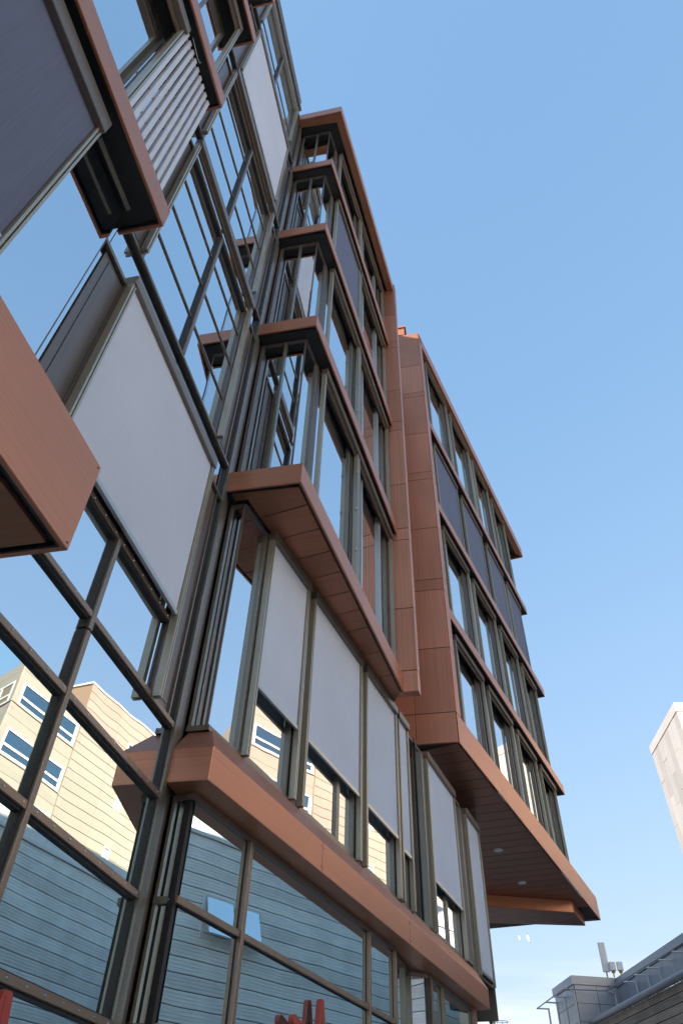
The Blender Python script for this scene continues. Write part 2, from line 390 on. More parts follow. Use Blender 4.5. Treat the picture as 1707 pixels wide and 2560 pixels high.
for lv in (1, 2, 3, 4):
    z0, z1 = Z[lv], Z[lv]+3.27
    for a, b in ((-4.0, -0.36), (-0.30, 1.325), (1.385, 2.008)):
        if not (lv == 2 and a > 1.3): pane(FD, a, b, z0+0.004, z1, 0.0)
        else: pane(FD, a, b, z0+0.004, z1, -0.05)
    for x in (-0.33, 1.355): fb('mullion', FD, x-0.026, x+0.026, -0.08, 0.012, z0+0.003, z1, 'umber_panel', B)
    link('return_pane', MB().box(1.985, 2.012, YG+0.002, YA+0.04, z0+0.004, z1), 'glass_upper', B)
    fb('glazing_bar', FD, -4.0, 2.008, -0.10, -0.03, z1+0.001, z1+0.03, 'bronze', B)
FDB = Frame((0, 2.35), 0)
blind(FDB, -1.6, 1.275, 5.50, 7.50, 0.0, mat='blind_dark', zsill=4.49, hh=0.20, hfront=0.065, hd=0.13, gw=0.05)
fb('drop_rail', FDB, 1.40, 1.985, -0.10, -0.07, 7.69, 7.725, 'bronze', B)
headbox(FDB, -1.6, 1.335, -0.07, 0.065, 11.05, 11.25, 8.09)
headbox(FDB, -1.6, 1.985, -0.07, 0.03, 14.70, 14.90, 11.69)
lou = link('louvre_screen', FDB.box(MB(), 1.335, 2.07, -0.045, -0.02, 8.12, 8.15), 'louvre', B)
fb('head_rail', FDB, 1.335, 2.07, -0.045, -0.02, 11.28, 11.31, 'louvre', lou)
for i in range(9):
    x = 1.335 + 0.0905*i
    fb('slat', FDB, x, x+0.054, -0.03, 0.02, 8.10, 11.29-(0.03 if i else 0), 'louvre', lou)
mbk = MB()
for i in range(1, 9):
    x = 1.335 + 0.0905*i
    for z in (9.2, 9.95, 11.02): FDB.box(mbk, x-0.04, x, -0.022, -0.012, z, z+0.035)
link('clip_row', mbk, 'bronze', lou, 'stuff')
# stay cable hanging by the louvre
mb = MB(); pts = [(1.41, 2.30, 11.28), (1.52, 2.29, 11.20), (1.60, 2.285, 11.16), (1.66, 2.29, 11.22), (1.67, 2.30, 11.32)]
for a, b in zip(pts[:-1], pts[1:]): mb.tube(a, b, 0.0035, 6)
link('cable', mb, 'rail_light', lou)

# ---- middle bay, upper storeys ---------------------------------------------------------------
XE = 5.0                                     # far end of its ledges along FB
e0 = FB.xy(XE, 0); e1 = FB.xy(XE, -0.03); k0 = FB.xy(0.02, -0.032)
def bay_ledge(zt, h, soffit='black_soffit'):
    zb = zt-h
    mb = MB().prism([(5.3916, YA-0.012), (5.3916, 1.712), e0, e1, (5.4216, FB.xy(0.03, -0.03)[1]), (5.4216, YA-0.012)], zb, zt)
    l = link('ledge', mb, 'copper_band', B)
    link('lining', MB().prism([(5.4226, YA-0.013), (5.4226, FB.xy(0.031, -0.031)[1]), FB.xy(XE, -0.031), FB.xy(XE, -0.042), (5.4336, FB.xy(0.042, -0.042)[1]), (5.4336, YA-0.013)], zb+0.004, zt-0.03), 'black_soffit', l)
    i0 = FB.xy(0.07, -0.05); i1 = FB.xy(XE, -0.05)
    link('soffit', MB().prism([(5.44, YA), i0, i1, FF.xy(4.75, -0.1), FF.xy(0.0, -0.1), (5.72, YA)], zb+0.02, zb+0.045), soffit, l)
    link('top_flashing', MB().prism([(5.4226, YA-0.014), FB.xy(0.045, -0.031), FB.xy(XE, -0.031), FF.xy(4.75, -0.02), FF.xy(0.0, -0.02), (5.65, YA-0.014)], zt-0.025, zt-0.008), 'copper_band', l)
    mb = MB()
    for y, z in ((YA-0.04, zt-0.03), (YA-0.04, zb+0.03), (1.75, zt-0.05), (1.75, zb+0.05)): mb.tube((5.392, y, z), (5.389, y, z), 0.006, 8)
    for s in (2.55, 2.58): 
        for z in (zb+0.05, zt-0.05): mb.tube(FB.pt(s, -0.001, z), FB.pt(s, 0.003, z), 0.006, 8)
    link('rivets', mb, 'copper_joint', l, 'stuff')
    return l
for lv in (3, 4, 5): bay_ledge(Z[lv], 0.30)
lb = bay_ledge(Z[2], 0.34, 'black_soffit')
# boarded soffit under the bay, boards square to the shop front
SOF = [-0.42, 0.29, 0.735, 1.18, 1.62, 2.06, 2.50, 2.945, 3.62, 4.30, 4.99, 5.6]
def clip_poly(poly, p, n):
    outp = []
    for i in range(len(poly)):
        a, b = Vector(poly[i]), Vector(poly[(i+1) % len(poly)])
        da, db = (a-p).dot(n), (b-p).dot(n)
        if da >= 0: outp.append(tuple(a))
        if da*db < 0: outp.append(tuple(a+(b-a)*(da/(da-db))))
    return outp
def boards(region, fr, cuts, zb, parent, gap=0.007, t=0.02, name='soffit_plank', mat='copper_soffit'):
    for a, b in zip(cuts[:-1], cuts[1:]):
        pl = clip_poly(region, fr.p+fr.u*(a+gap), fr.u)
        if len(pl) > 2: pl = clip_poly(pl, fr.p+fr.u*(b-gap), -fr.u)
        if len(pl) > 2: link(name, MB().prism(pl, zb, zb+t), mat, parent)
boards([(5.455, YA-0.06), FB.xy(0.085, -0.062), FB.xy(XE-0.02, -0.062), FL.xy(5.25, 0.05), FL.xy(-0.05, 0.05), (5.58, YA-0.06)], FL, SOF, Z[2]-0.334, lb)
# roof edge
XR = 5.36
FR = Frame((5.165, 1.53), AB)
r1 = FR.xy(XR, 0)
mb = MB().prism([(5.165, YA+0.0), (5.165, 1.53), r1, FR.xy(XR, -0.03), (5.195, FR.xy(0.03, -0.03)[1]), (5.195, YA)], 21.66, 22.06)
rf = link('roof_edge', mb, 'copper_band', B)
link('soffit_strip', MB().prism([(5.197, YA), FR.xy(0.036, -0.033), FR.xy(XR, -0.033), FR.xy(XR, -0.19), FR.xy(0.225, -0.19), (5.36, YA)], 21.665, 21.70), 'copper_soffit', rf)
link('soffit', MB().prism([(5.362, YA), FR.xy(0.23, -0.192), FR.xy(XR, -0.192), FF.xy(4.8, -0.1), FF.xy(0, -0.1), (5.72, YA)], 21.80, 21.83), 'black_soffit', rf)
link('roof_top', MB().prism([(5.197, YA+2), FR.xy(0.036, -0.033), FR.xy(XR, -0.033), (10.6, 5.0)], 22.0, 22.03), 'roofing', rf)

# pilaster closing the bay, panels with open joints
FP = Frame(FB.xy(XE+0.015, 0.245), R(-90))   # its near face looks back along the street
PX, PY = FP.p
JZ = [7.74, 8.15, 9.48, 11.20, 11.52, 12.86, 14.76, 15.10, 16.40, 18.42, 18.74, 20.2, 22.05]
FP2 = Frame((PX, PY), AB)
for a, b in zip(JZ[:-1], JZ[1:]):
    g = 0.006
    mb = MB().hexa([(PX, PY, a+g), FP2.pt(0.175, 0, a+g), (PX+0.175, PY+0.62, a+g), (PX, PY+0.62, a+g), (PX, PY, b-g), FP2.pt(0.175, 0, b-g), (PX+0.175, PY+0.62, b-g), (PX, PY+0.62, b-g)])
    link('cladding_panel', mb, 'copper_panel', B)
link('cladding_core', MB().box(PX+0.012, PX+0.16, PY+0.02, PY+0.62, 7.75, 22.04), 'copper_joint', B)

# glazing of the middle bay
for lv in (2, 3, 4, 5):
    z0 = Z[lv]-0.004; z1 = Z[lv]+3.32 if lv < 5 else 21.80
    fb('sill', FS, 0.0, 0.775, -0.06, 0.03, z0, z0+0.06, 'bronze', B); fb('sill', FF, -0.03, 4.78, -0.06, 0.03, z0, z0+0.05, 'bronze', B)
    fb('head_frame', FS, 0.0, 0.735, -0.08, 0.012, z1-0.04, z1, 'umber_panel', B); fb('head_frame', FF, 0.0, 4.78, -0.08, 0.012, z1-0.04, z1, 'umber_panel', B)
    pane(FS, 0.05, 0.385, z0+0.06, z1-0.04, -0.01); pane(FS, 0.425, 0.712, z0+0.06, z1-0.04, -0.01)
    fb('mullion', FS, 0.385, 0.425, -0.08, 0.03, z0+0.06, z1-0.04, 'bronze', B)
    fb('mullion', FS, 0.0, 0.05, -0.08, 0.02, z0+0.06, z1-0.04, 'umber_panel', B)
    fb('corner_seal', FS, 0.712, 0.735, -0.02, 0.004, z0+0.06, z1-0.04, 'umber_panel', B)
    pane(FF, 0.0, 0.455, z0+0.05, z1-0.04, -0.01)
    fb('mullion', FF, 0.455, 0.635, -0.08, 0.02, z0+0.05, z1-0.04, 'umber_panel', B)
    pane(FF, 0.635, 2.215, z0+0.05, z1-0.04, -0.01)
    fb('mullion', FF, 2.215, 2.285, -0.08, 0.02, z0+0.05, z1-0.04, 'bronze', B)
    fb('mullion', FF, 2.33, 2.40, -0.08, 0.035, z0+0.05, z1-0.04, 'bronze', B)
    window(FF, 2.45, 2.93, z0+0.055, z1-0.045, -0.01)
    fb('mullion', FF, 2.935, 3.00, -0.08, 0.04, z0+0.05, z1-0.04, 'rail_light', B)
    pane(FF, 3.00, 4.13, z0+0.05, z1-0.04, -0.01)
    fb('mullion', FF, 4.13, 4.20, -0.08, 0.04, z0+0.05, z1-0.04, 'rail_light', B)
    window(FF, 4.205, 4.66, z0+0.055, z1-0.045, -0.01)
    hb = z1-0.19
    if lv == 4: blind(FF, 0.64, 2.36, z0+0.12, hb, 0.10, mat='blind_dark', zsill=z0+0.05, hh=0.15, hfront=0.165, hd=0.10)
    else: headbox(FF, 0.58, 2.42, 0.055, 0.165, hb, hb+0.15, z0+0.05)
    headbox(FF, 2.45, 4.74, 0.055, 0.165, hb, hb+0.15, z0+0.05)
    for s in (2.34, 2.47):
        mb = MB()
        for z in (z0+0.8, z0+1.7, z0+2.6): FF.box(mb, s, s+0.02, 0.115, 0.14, z, z+0.05)
        link('guide_clip', mb, 'rail_light', B, 'stuff')

# ---- long ledge over the shop front ------------------------------------------------------------
LE = 9.74
zb, zt, zs = 4.114, 4.42, 4.70
kx = 5.376
ka, kb = FK.xy(0, 0), FK.xy(LE, 0)
mb = MB()
def ring(z, back, xs):
    # plan line of the ledge at height z, set back from its front, from the wall round the corner to the far end
    return [(kx+xs, YA-0.012, z), (kx+xs, FK.xy(xs, -back)[1], z), (*FK.xy(LE, -back), z)]
rings = [ring(zb, 0, 0), ring(zt, 0, 0.004), ring(zs, 0.19, 0.255), ring(zs, 0.30, 0.34), ring(zb, 0.30, 0.34)]
for r in rings: mb.v += r
nr = len(rings)
for i in range(nr):
    j = (i+1) % nr
    for c in (0, 1): mb.f.append((i*3+c, i*3+c+1, j*3+c+1, j*3+c))
mb.f.append(tuple(i*3 for i in range(nr))); mb.f.append(tuple(i*3+2 for i in range(nr)))
ll = link('ledge', mb, 'copper_band', B)
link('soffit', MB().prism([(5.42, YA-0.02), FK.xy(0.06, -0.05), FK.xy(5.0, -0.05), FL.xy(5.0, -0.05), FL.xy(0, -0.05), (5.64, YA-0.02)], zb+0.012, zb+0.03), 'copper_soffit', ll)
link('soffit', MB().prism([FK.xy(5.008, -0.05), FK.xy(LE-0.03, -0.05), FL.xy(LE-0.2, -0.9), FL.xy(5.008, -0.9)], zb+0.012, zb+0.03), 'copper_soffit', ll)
mb = MB()
for s in (2.385, 5.35):
    FK.box(mb, s-0.002, s+0.002, -0.002, 0.0012, zb+0.01, zt-0.01)
    for z in (zb+0.05, zt-0.05):
        mb.tube(FK.pt(s-0.03, -0.001, z), FK.pt(s-0.03, 0.003, z), 0.006, 8); mb.tube(FK.pt(s+0.03, -0.001, z), FK.pt(s+0.03, 0.003, z), 0.006, 8)
link('seam', mb, 'copper_joint', ll, 'stuff')

# ---- first floor over the shop front -----------------------------------------------------------
ZS, ZH = 4.755, 7.70
FG = Frame((5.64, 2.66), R(-90))            # short return by the long facade
fb('sill', FG, 0.0, 0.225, -0.10, 0.035, 4.702, ZS, 'dark_bronze', B)
fb('sill', FL, -0.035, 5.90, -0.10, 0.035, 4.702, ZS, 'dark_bronze', B)
fb('sill', FL, 6.02, 11.05, -0.10, 0.035, 4.702, ZS, 'dark_bronze', B)
fb('head_frame', FG, 0.0, 0.19, -0.08, 0.012, ZH-0.02, ZH+0.03, 'umber_panel', B)
fb('head_frame', FL, 0.0, 11.0, -0.08, 0.012, ZH-0.02, ZH+0.03, 'umber_panel', B)
pane(FG, 0.04, 0.165, ZS, ZH-0.02, -0.01); fb('mullion', FG, 0.0, 0.04, -0.08, 0.02, ZS, ZH-0.02, 'bronze', B)
fb('corner_seal', FG, 0.165, 0.19, -0.02, 0.004, ZS, ZH-0.02, 'umber_panel', B)
pane(FL, 0.0, 0.545, ZS, ZH-0.02, -0.01)
fb('mullion', FL, 0.545, 0.625, -0.08, 0.02, ZS, ZH-0.02, 'bronze', B)
def bay_window(s0, s1, zbl, mid=None, mat='blind_light', o=0.075, zsl=None):
    """Window bay of the first floor: lights behind, a blind in front, posts at both sides."""
    cuts = [s0] + ([mid] if mid else []) + [s1]
    for a, b in zip(cuts[:-1], cuts[1:]):
        window(FL, a+0.002, b-0.002, ZS+0.002, ZH-0.024, -0.01, 0.045, 0.06)
    blind(FL, s0-0.02, s1+0.02, zbl, ZH-0.075, o, mat=mat, zsill=ZS-0.02 if zsl is None else zsl, hh=0.12, hfront=o+0.06, hd=0.15, gw=0.06)
def pier(s0, s1):
    fb('pier_panel', FL, s0, s1, -0.10, 0.03, ZS+0.002, ZH-0.022, 'dark_bronze', B)
bay_window(0.67, 1.66, 5.585); pier(1.745, 1.885)
bay_window(1.97, 3.65, 5.585, 3.09); pier(3.735, 3.885)
bay_window(3.97, 5.26, 5.585); pier(5.345, 5.44)
bay_window(5.50, 5.88, 5.50)
rq = FL.xy(6.53, 0.02)
FQR = Frame((rq[0], rq[1]+0.42), R(-90))
pane(FQR, 0.0, 0.40, ZS, ZH-0.02, 0.0)
fb('cap', FQR, -0.02, 0.44, -0.12, 0.03, ZH-0.018, ZH+0.06, 'bronze', B)
fb('recess_panel', FL, 5.96, 6.50, -0.62, -0.55, ZS, ZH-0.02, 'umber_panel', B)
fb('mullion', FL, 5.945, 5.97, -0.5, 0.05, ZS, ZH-0.02, 'umber_panel', B)
fb('mullion', FL, 6.53, 6.58, -0.08, 0.04, ZS, ZH-0.02, 'gasket', B)
pane(FL, 6.58, 6.86, ZS, ZH-0.02, 0.0); fb('mullion', FL, 6.86, 7.0, -0.08, 0.05, ZS, ZH-0.02, 'bronze', B)
bay_window(7.13, 8.86, 5.56, 8.02); pier(8.945, 9.02)
window(FL, 9.04, 9.42, ZS+0.002, ZH-0.024, 0.03, 0.04); pier(9.44, 9.80)
bay_window(9.88, 10.84, 4.82, None, zsl=4.70); pier(10.93, 11.0)
# end wall of the first floor and the rain pipe beside it
fb('end_post', FL, 11.005, 11.06, -0.6, 0.05, 4.2, 8.15, 'bronze', B)
ex, ey = FL.xy(11.16, -0.1)
mb = MB().tube((ex, ey, 0.1), (ex, ey, 8.1), 0.055, 12)
pipe = link('rain_pipe', mb, 'screw_steel', B)
mb = MB()
for z in (2.2, 4.2, 6.2): mb.tube((ex, ey, z), (ex, ey, z+0.06), 0.064, 12)
link('pipe_collar', mb, 'rail_light', pipe)

# ---- shop front --------------------------------------------------------------------------------
ZHg = 4.075
GM = [0.0, 1.012, 4.175, 5.14]
fb('head_frame', FL, -0.05, 5.17, -0.10, 0.02, 4.055, 4.11, 'dark_bronze', B)
fb('head_frame', FG, 0.0, 0.20, -0.10, 0.02, 4.055, 4.11, 'dark_bronze', B)
def shop_mull(s, z0=0.02, z1=4.053):
    m = fb('mullion', FL, s-0.028, s+0.028, -0.10, 0.045, z0, z1, 'cap_metal', B)
    fb('gasket', FL, s-0.05, s+0.05, -0.07, -0.004, z0+0.01, z1-0.002, 'gasket', m)
for s in GM[1:]: shop_mull(s)
fb('corner_seal', FL, -0.045, 0.0, -0.06, -0.002, 0.02, 4.053, 'gasket', B)
for zc in (3.277, 2.462, 1.25, 0.12):
    for a, b in zip(GM[:-1], GM[1:]):
        t = fb('transom', FL, a+(0.028 if a else -0.03), b-0.028, -0.10, 0.03, zc-0.027, zc+0.027, 'cap_metal', B)
        fb('gasket', FL, a+0.028, b-0.028, -0.07, -0.002, zc-0.045, zc+0.027, 'gasket', t)
        bolts(FL, a+0.075, b-0.075, 0.03, zc, 0.30, t)
    t = fb('transom', FG, 0.0, 0.165, -0.10, 0.03, zc-0.027, zc+0.027, 'bronze', B)
    bolts(FG, 0.05, 0.135, 0.03, zc, 0.09, t)
ROW = [0.147, 1.223, 1.277, 2.435, 2.489, 3.25, 3.304, 4.053]
for a, b in zip(GM[:-1], GM[1:]):
    for z0, z1 in zip(ROW[::2], ROW[1::2]): pane(FL, a+0.03, b-0.03, z0, z1, -0.005, 'glass_shop')
for z0, z1 in zip(ROW[::2], ROW[1::2]): pane(FG, 0.03, 0.15, z0, z1, -0.005, 'glass_shop')
fb('mullion', FG, 0.0, 0.03, -0.10, 0.02, 0.02, 4.053, 'bronze', B)
# recessed entrance
FE1 = Frame(FL.xy(5.175, -0.03), AL_+R(9))
fb('head_frame', FE1, 0.0, 1.36, -0.10, 0.02, 4.055, 4.11, 'dark_bronze', B)
for a, b in ((0.04, 0.76), (0.84, 1.28)): pane(FE1, a, b, 0.1, 4.053, 0.0, 'glass_shop')
for q in (0.80, 1.31): fb('mullion', FE1, q-0.035, q+0.035, -0.08, 0.04, 0.02, 4.053, 'bronze', B)
ek = Vector(FE1.xy(1.35, 0.0)); ec = Vector(FL.xy(6.72, -0.01)); ed = ec-ek
FE2 = Frame(ek, math.atan2(ed.y, ed.x))
pane(FE2, 0.03, ed.length-0.05, 0.1, 4.053, 0.0, 'glass_upper'); fb('head_frame', FE2, 0.0, ed.length, -0.1, 0.02, 4.055, 4.11, 'dark_bronze', B)
fb('door_post', FE2, ed.length-0.05, ed.length, -0.08, 0.03, 0.02, 4.053, 'gasket', B)
for s in (6.76, 7.34, 9.16): shop_mull(s)
fb('head_frame', FL, 6.70, 9.4, -0.10, 0.02, 4.055, 4.11, 'dark_bronze', B)
for a, b in ((6.76, 7.34), (7.34, 9.16)):
    for z0, z1 in ((0.15, 2.435), (2.489, 4.053)): pane(FL, a+0.03, b-0.03, z0, z1, -0.005, 'glass_shop')
    fb('transom', FL, a+0.028, b-0.028, -0.10, 0.02, 2.436, 2.488, 'cap_metal', B)
fb('cladding_panel', FL, 9.20, 9.42, -0.3, 0.03, 0.02, 4.10, 'copper_panel', B)
window(FL, 9.6, 10.9, 2.0, 4.10, -0.3, 0.06)

# ---- far bay -------------------------------------------------------------------------------------
cx, cy = FC.p
CT = 12.80                                  # far tip of its bottom ledge and roof
Zb2, Zt2 = 8.166, 8.82
def cpl(a, b): return [FC.xy(a, 0), FC.xy(b, 0)]
# side face of the far bay, panels with recessed joints
FCS = Frame((cx-0.03, 2.9), R(-90))
CJ = [8.17, 8.83, 10.40, 12.03, 12.36, 14.06, 15.93, 16.235, 17.96, 19.81, 20.05, 21.56, 23.22, 23.60]
for a, b in zip(CJ[:-1], CJ[1:]):
    g = 0.006
    fb('cladding_panel', FCS, 1.68, 2.50, -0.05, 0.0, a+g, b-g, 'copper_panel', B)
    fb('cladding_panel', FCS, 0.9, 1.668, -0.05, 0.0, a+g, b-g, 'copper_panel', B)
    mb = MB().hexa([FC.pt(-0.018, 0, a+g), FC.pt(0.25, 0, a+g), FC.pt(0.25, -0.34, a+g), FC.pt(0.06, -0.34, a+g), FC.pt(-0.018, 0, b-g), FC.pt(0.25, 0, b-g), FC.pt(0.25, -0.34, b-g), FC.pt(0.06, -0.34, b-g)])
    if a > 8.8: link('cladding_panel', mb, 'copper_panel', B)
link('cladding_core', MB().box(cx-0.02, cx+0.2, cy+0.12, 2.9, 8.18, 23.58), 'copper_joint', B)
def far_ledge(zt, h, s1, s0=0.252, soffit='black_soffit'):
    zb = zt-h
    mb = MB()
    mb.prism([FC.xy(s0, 0), FC.xy(s1, 0), FC.xy(s1-0.03, -0.6), FC.xy(s1-0.06, -0.6), FC.xy(s1-0.03, -0.03), FC.xy(s0, -0.03)], zb, zt)
    l = link('ledge', mb, 'copper_band', B)
    link('lining', MB().prism([FC.xy(s0, -0.031), FC.xy(s1-0.034, -0.031), FC.xy(s1-0.034, -0.042), FC.xy(s0, -0.042)], zb+0.004, zt-0.035), 'black_soffit', l)
    link('soffit', MB().prism([FC.xy(s0, -0.045), FC.xy(s1-0.05, -0.045), FC.xy(s1-0.08, -0.6), FC.xy(s0, -0.6)], zb+0.03, zb+0.05), soffit, l)
    link('top_flashing', MB().prism([FC.xy(s0, -0.031), FC.xy(s1-0.04, -0.031), FC.xy(s1-0.06, -0.45), FC.xy(s0, -0.45)], zt-0.03, zt-0.01), 'copper_band', l)
    return l
for lv, s1 in ((3, 10.93), (4, 10.93), (5, 10.76)): far_ledge(Z[lv], 0.30, s1)
lc = link('ledge', MB().prism([FC.xy(-0.018, 0), FC.xy(CT, 0), FC.xy(CT-0.1, -1.2), FC.xy(CT-0.14, -1.2), FC.xy(CT-0.06, -0.03), FC.xy(0.01, -0.03)], Zb2, Zt2), 'copper_band', B)
rl = link('roof_edge', MB().prism([FC.xy(-0.018, 0), FC.xy(CT-0.15, 0), FC.xy(CT-0.25, -1.0), FC.xy(CT-0.29, -1.0), FC.xy(CT-0.19, -0.03), FC.xy(0.01, -0.03)], 23.12, 23.64), 'copper_band', B)
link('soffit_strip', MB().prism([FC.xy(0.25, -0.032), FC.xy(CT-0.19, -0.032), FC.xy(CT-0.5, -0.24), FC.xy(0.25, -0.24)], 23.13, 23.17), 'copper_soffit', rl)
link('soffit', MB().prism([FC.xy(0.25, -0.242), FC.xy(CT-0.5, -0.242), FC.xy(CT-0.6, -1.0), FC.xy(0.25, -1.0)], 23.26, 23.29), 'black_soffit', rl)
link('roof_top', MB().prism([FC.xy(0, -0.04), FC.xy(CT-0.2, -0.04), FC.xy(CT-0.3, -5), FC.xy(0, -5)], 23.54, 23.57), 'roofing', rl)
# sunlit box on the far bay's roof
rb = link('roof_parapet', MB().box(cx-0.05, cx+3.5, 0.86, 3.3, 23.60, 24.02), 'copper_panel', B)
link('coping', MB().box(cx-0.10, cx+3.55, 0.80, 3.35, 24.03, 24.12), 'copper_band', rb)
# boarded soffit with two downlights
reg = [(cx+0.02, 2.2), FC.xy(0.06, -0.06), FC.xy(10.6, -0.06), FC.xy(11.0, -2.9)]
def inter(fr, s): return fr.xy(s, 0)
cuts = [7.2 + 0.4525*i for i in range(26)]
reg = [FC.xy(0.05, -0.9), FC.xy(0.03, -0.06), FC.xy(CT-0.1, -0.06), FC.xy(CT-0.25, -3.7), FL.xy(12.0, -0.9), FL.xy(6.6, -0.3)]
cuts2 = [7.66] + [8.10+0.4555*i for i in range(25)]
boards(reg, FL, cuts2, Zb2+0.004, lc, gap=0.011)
link('soffit_backing', MB().prism(reg, Zb2+0.03, Zb2+0.05), 'copper_joint', lc)
for (x, y) in ((19.037, -0.148), (21.621, -0.704)):
    d = link('downlight', MB().tube((x, y, Zb2+0.004), (x, y, Zb2-0.012), 0.115, 20), 'antenna_white', lc); link('lens', MB().tube((x, y, Zb2-0.012), (x, y, Zb2-0.016), 0.075, 16), 'antenna_white', d)
# dropped box under the far tip
bx = [(22.55, 0.33), (23.38, -2.11), (24.78, -2.50), (24.2, 0.36)]
bo = link('soffit_box', MB().prism(bx, 7.86, Zb2+0.003), 'copper_band', lc)
ctr = Vector((sum(q[0] for q in bx)/4, sum(q[1] for q in bx)/4))
bxi = [tuple(ctr + (Vector(q)-ctr)*0.985) for q in bx]
boards(bxi, FL, [16.6+0.4555*i for i in range(9)], 7.852, lc, gap=0.005, t=0.006)

# glazing of the far bay
FCG = Frame(FC.xy(0, -CG), AC)
BAYS = [(0.95, 2.86), (3.45, 5.35), (6.02, 7.75), (8.42, 10.0)]
for lv in (2, 3, 4, 5):
    z0 = (Zt2 if lv == 2 else Z[lv])-0.004; z1 = Z[lv]+3.33 if lv < 5 else 23.24
    fb('head_frame', FCG, 0.25, 10.3, -0.10, 0.0, z1-0.03, z1, 'umber_panel', B)
    fb('jamb_panel', FCG, 0.25, 0.83, -0.10, -0.02, z0, z1-0.03, 'umber_panel', B)
    prev = 0.83
    for i, (a, b) in enumerate(BAYS):
        m = a + 0.42
        dark = (lv == 4)
        window(FCG, a+0.005, m, z0+0.005, z1-0.035, -0.01, 0.05)
        fb('mullion', FCG, m+0.002, m+0.05, -0.08, 0.03, z0, z1-0.03, 'cap_metal' if lv == 2 else 'rail_light', B)
        pane(FCG, m+0.05, b-0.10, z0, z1-0.03, -0.01)
        fb('mullion', FCG, b-0.10, b-0.03, -0.08, 0.02, z0, z1-0.03, 'umber_panel', B)
        fb('mullion', FCG, b-0.02, b+0.04, -0.08, 0.045, z0, z1-0.03, 'bronze', B)
        hb = z1-0.20
        if dark: blind(FCG, a-0.02, b+0.05, z0+0.10, hb, 0.12, mat='blind_dark', zsill=z0, hh=0.15, hfront=0.18, hd=0.11)
        else: headbox(FCG, a-0.08, b+0.11, 0.07, 0.18, hb, hb+0.15, z0)
        if i < 3:
            n = BAYS[i+1][0]
            mesh = (lv, i) in ((2, 1), (3, 0), (4, 2), (5, 1))
            if mesh:
                mp_ = fb('perforated_screen', FCG, b+0.13, n-0.10, -0.05, 0.06, z0, z1-0.03, 'rail_light', B)
                mb = MB(); k = int((n-b-0.23)/0.035); 
                for q in range(k): FCG.box(mb, b+0.14+q*0.035, b+0.155+q*0.035, 0.06, 0.075, z0+0.02, z1-0.06)
                link('screen_ribs', mb, 'louvre', mp_, 'stuff')
            else:
                fb('pier_panel', FCG, b+0.13, n-0.10, -0.10, 0.0, z0, z1-0.03, 'dark_bronze', B)
                fb('mullion', FCG, b+0.20, b+0.27, 0.002, 0.06, z0, z1-0.03, 'bronze', B)
    # end of the glazing seen against the sky
    fb('end_post', FCG, 10.14, 10.20, -0.45, 0.10, z0, z1-0.03, 'bronze', B)
    pane(Frame(FCG.xy(10.14, 0.0), AC+R(90)), 0.0, 1.5, z0, z1-0.03, 0.0)

# ---- body of the building, with unseen masses added to block the sun -----------------------------------------------------------------------
for zf in (0.0, Z[1]-0.30, Z[2]-0.22, Z[3]-0.19, Z[4]-0.19, Z[5]-0.19, 21.5):
    th = 0.18
    mb = MB().prism([(-4.0, 2.80), (5.75, 2.80), FL.xy(0.2, -0.25) if zf < 7 else FF.xy(0.12, -0.13), FL.xy(5.0, -0.25) if zf < 7 else FF.xy(4.6, -0.13), (11.2, 7.0), (-4.0, 7.0)], zf, zf+th)
    link('floor_slab', mb, 'ceiling_grey', B)
    if zf > 7 or zf < 1:
        mb = MB().prism([FCG.xy(0.2, -0.15), FCG.xy(10.1, -0.15), FCG.xy(10.1, -6), (13.3, 7.0)] if zf > 8 else [(11.25, 6.0), FL.xy(5.4, -0.9), FL.xy(10.9, -0.4), FL.xy(10.9, -5)], zf+(0.52 if 7 < zf < 9 else 0), zf+th+(0.52 if 7 < zf < 9 else 0))
        link('floor_slab', mb, 'ceiling_grey', B)
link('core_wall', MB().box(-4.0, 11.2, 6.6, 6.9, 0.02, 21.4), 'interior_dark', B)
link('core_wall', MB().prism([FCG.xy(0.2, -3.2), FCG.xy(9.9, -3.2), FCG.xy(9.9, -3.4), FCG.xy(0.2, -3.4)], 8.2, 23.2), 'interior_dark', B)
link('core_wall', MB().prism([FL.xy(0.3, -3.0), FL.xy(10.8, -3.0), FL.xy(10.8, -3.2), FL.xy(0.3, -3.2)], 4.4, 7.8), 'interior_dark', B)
link('core_wall', MB().prism([FL.xy(0.5, -1.6), FL.xy(10.8, -1.6), FL.xy(10.8, -1.8), FL.xy(0.5, -1.8)], 0.19, 4.1), 'shop_wall', B)
link('cladding_panel', MB().box(10.74, 13.08, 1.62, 1.72, 7.75, 22.0), 'copper_panel', B)
link('rear_block', MB().box(-30, 16, 7.02, 19, 0, 21.7), 'render_grey', B)  # unseen back of the building, massed to block the sun
link('side_block', MB().box(-30, -4.05, 2.75, 7.0, 0, 21.9), 'umber_panel', B)
link('sun_block_wing', MB().box(16.05, 34, 5.6, 18, 0, 23.0), 'render_grey', B)  # unseen wing added to keep sun off the metal attic
link('sun_block_wing', MB().box(34.02, 56, 5.6, 18, 0, 18.0), 'render_grey', B)  # unseen lower wing, height set so sun still reaches the antenna
link('sun_block_storey', MB().box(-30, 12.4, 3.8, 18.5, 21.91, 25.3), 'render_grey', B)  # unseen storey added to shade the top of the far bay's side
link('roof_deck', MB().box(-4.0, 11.2, 2.75, 7.0, 21.85, 21.9), 'roofing', B)

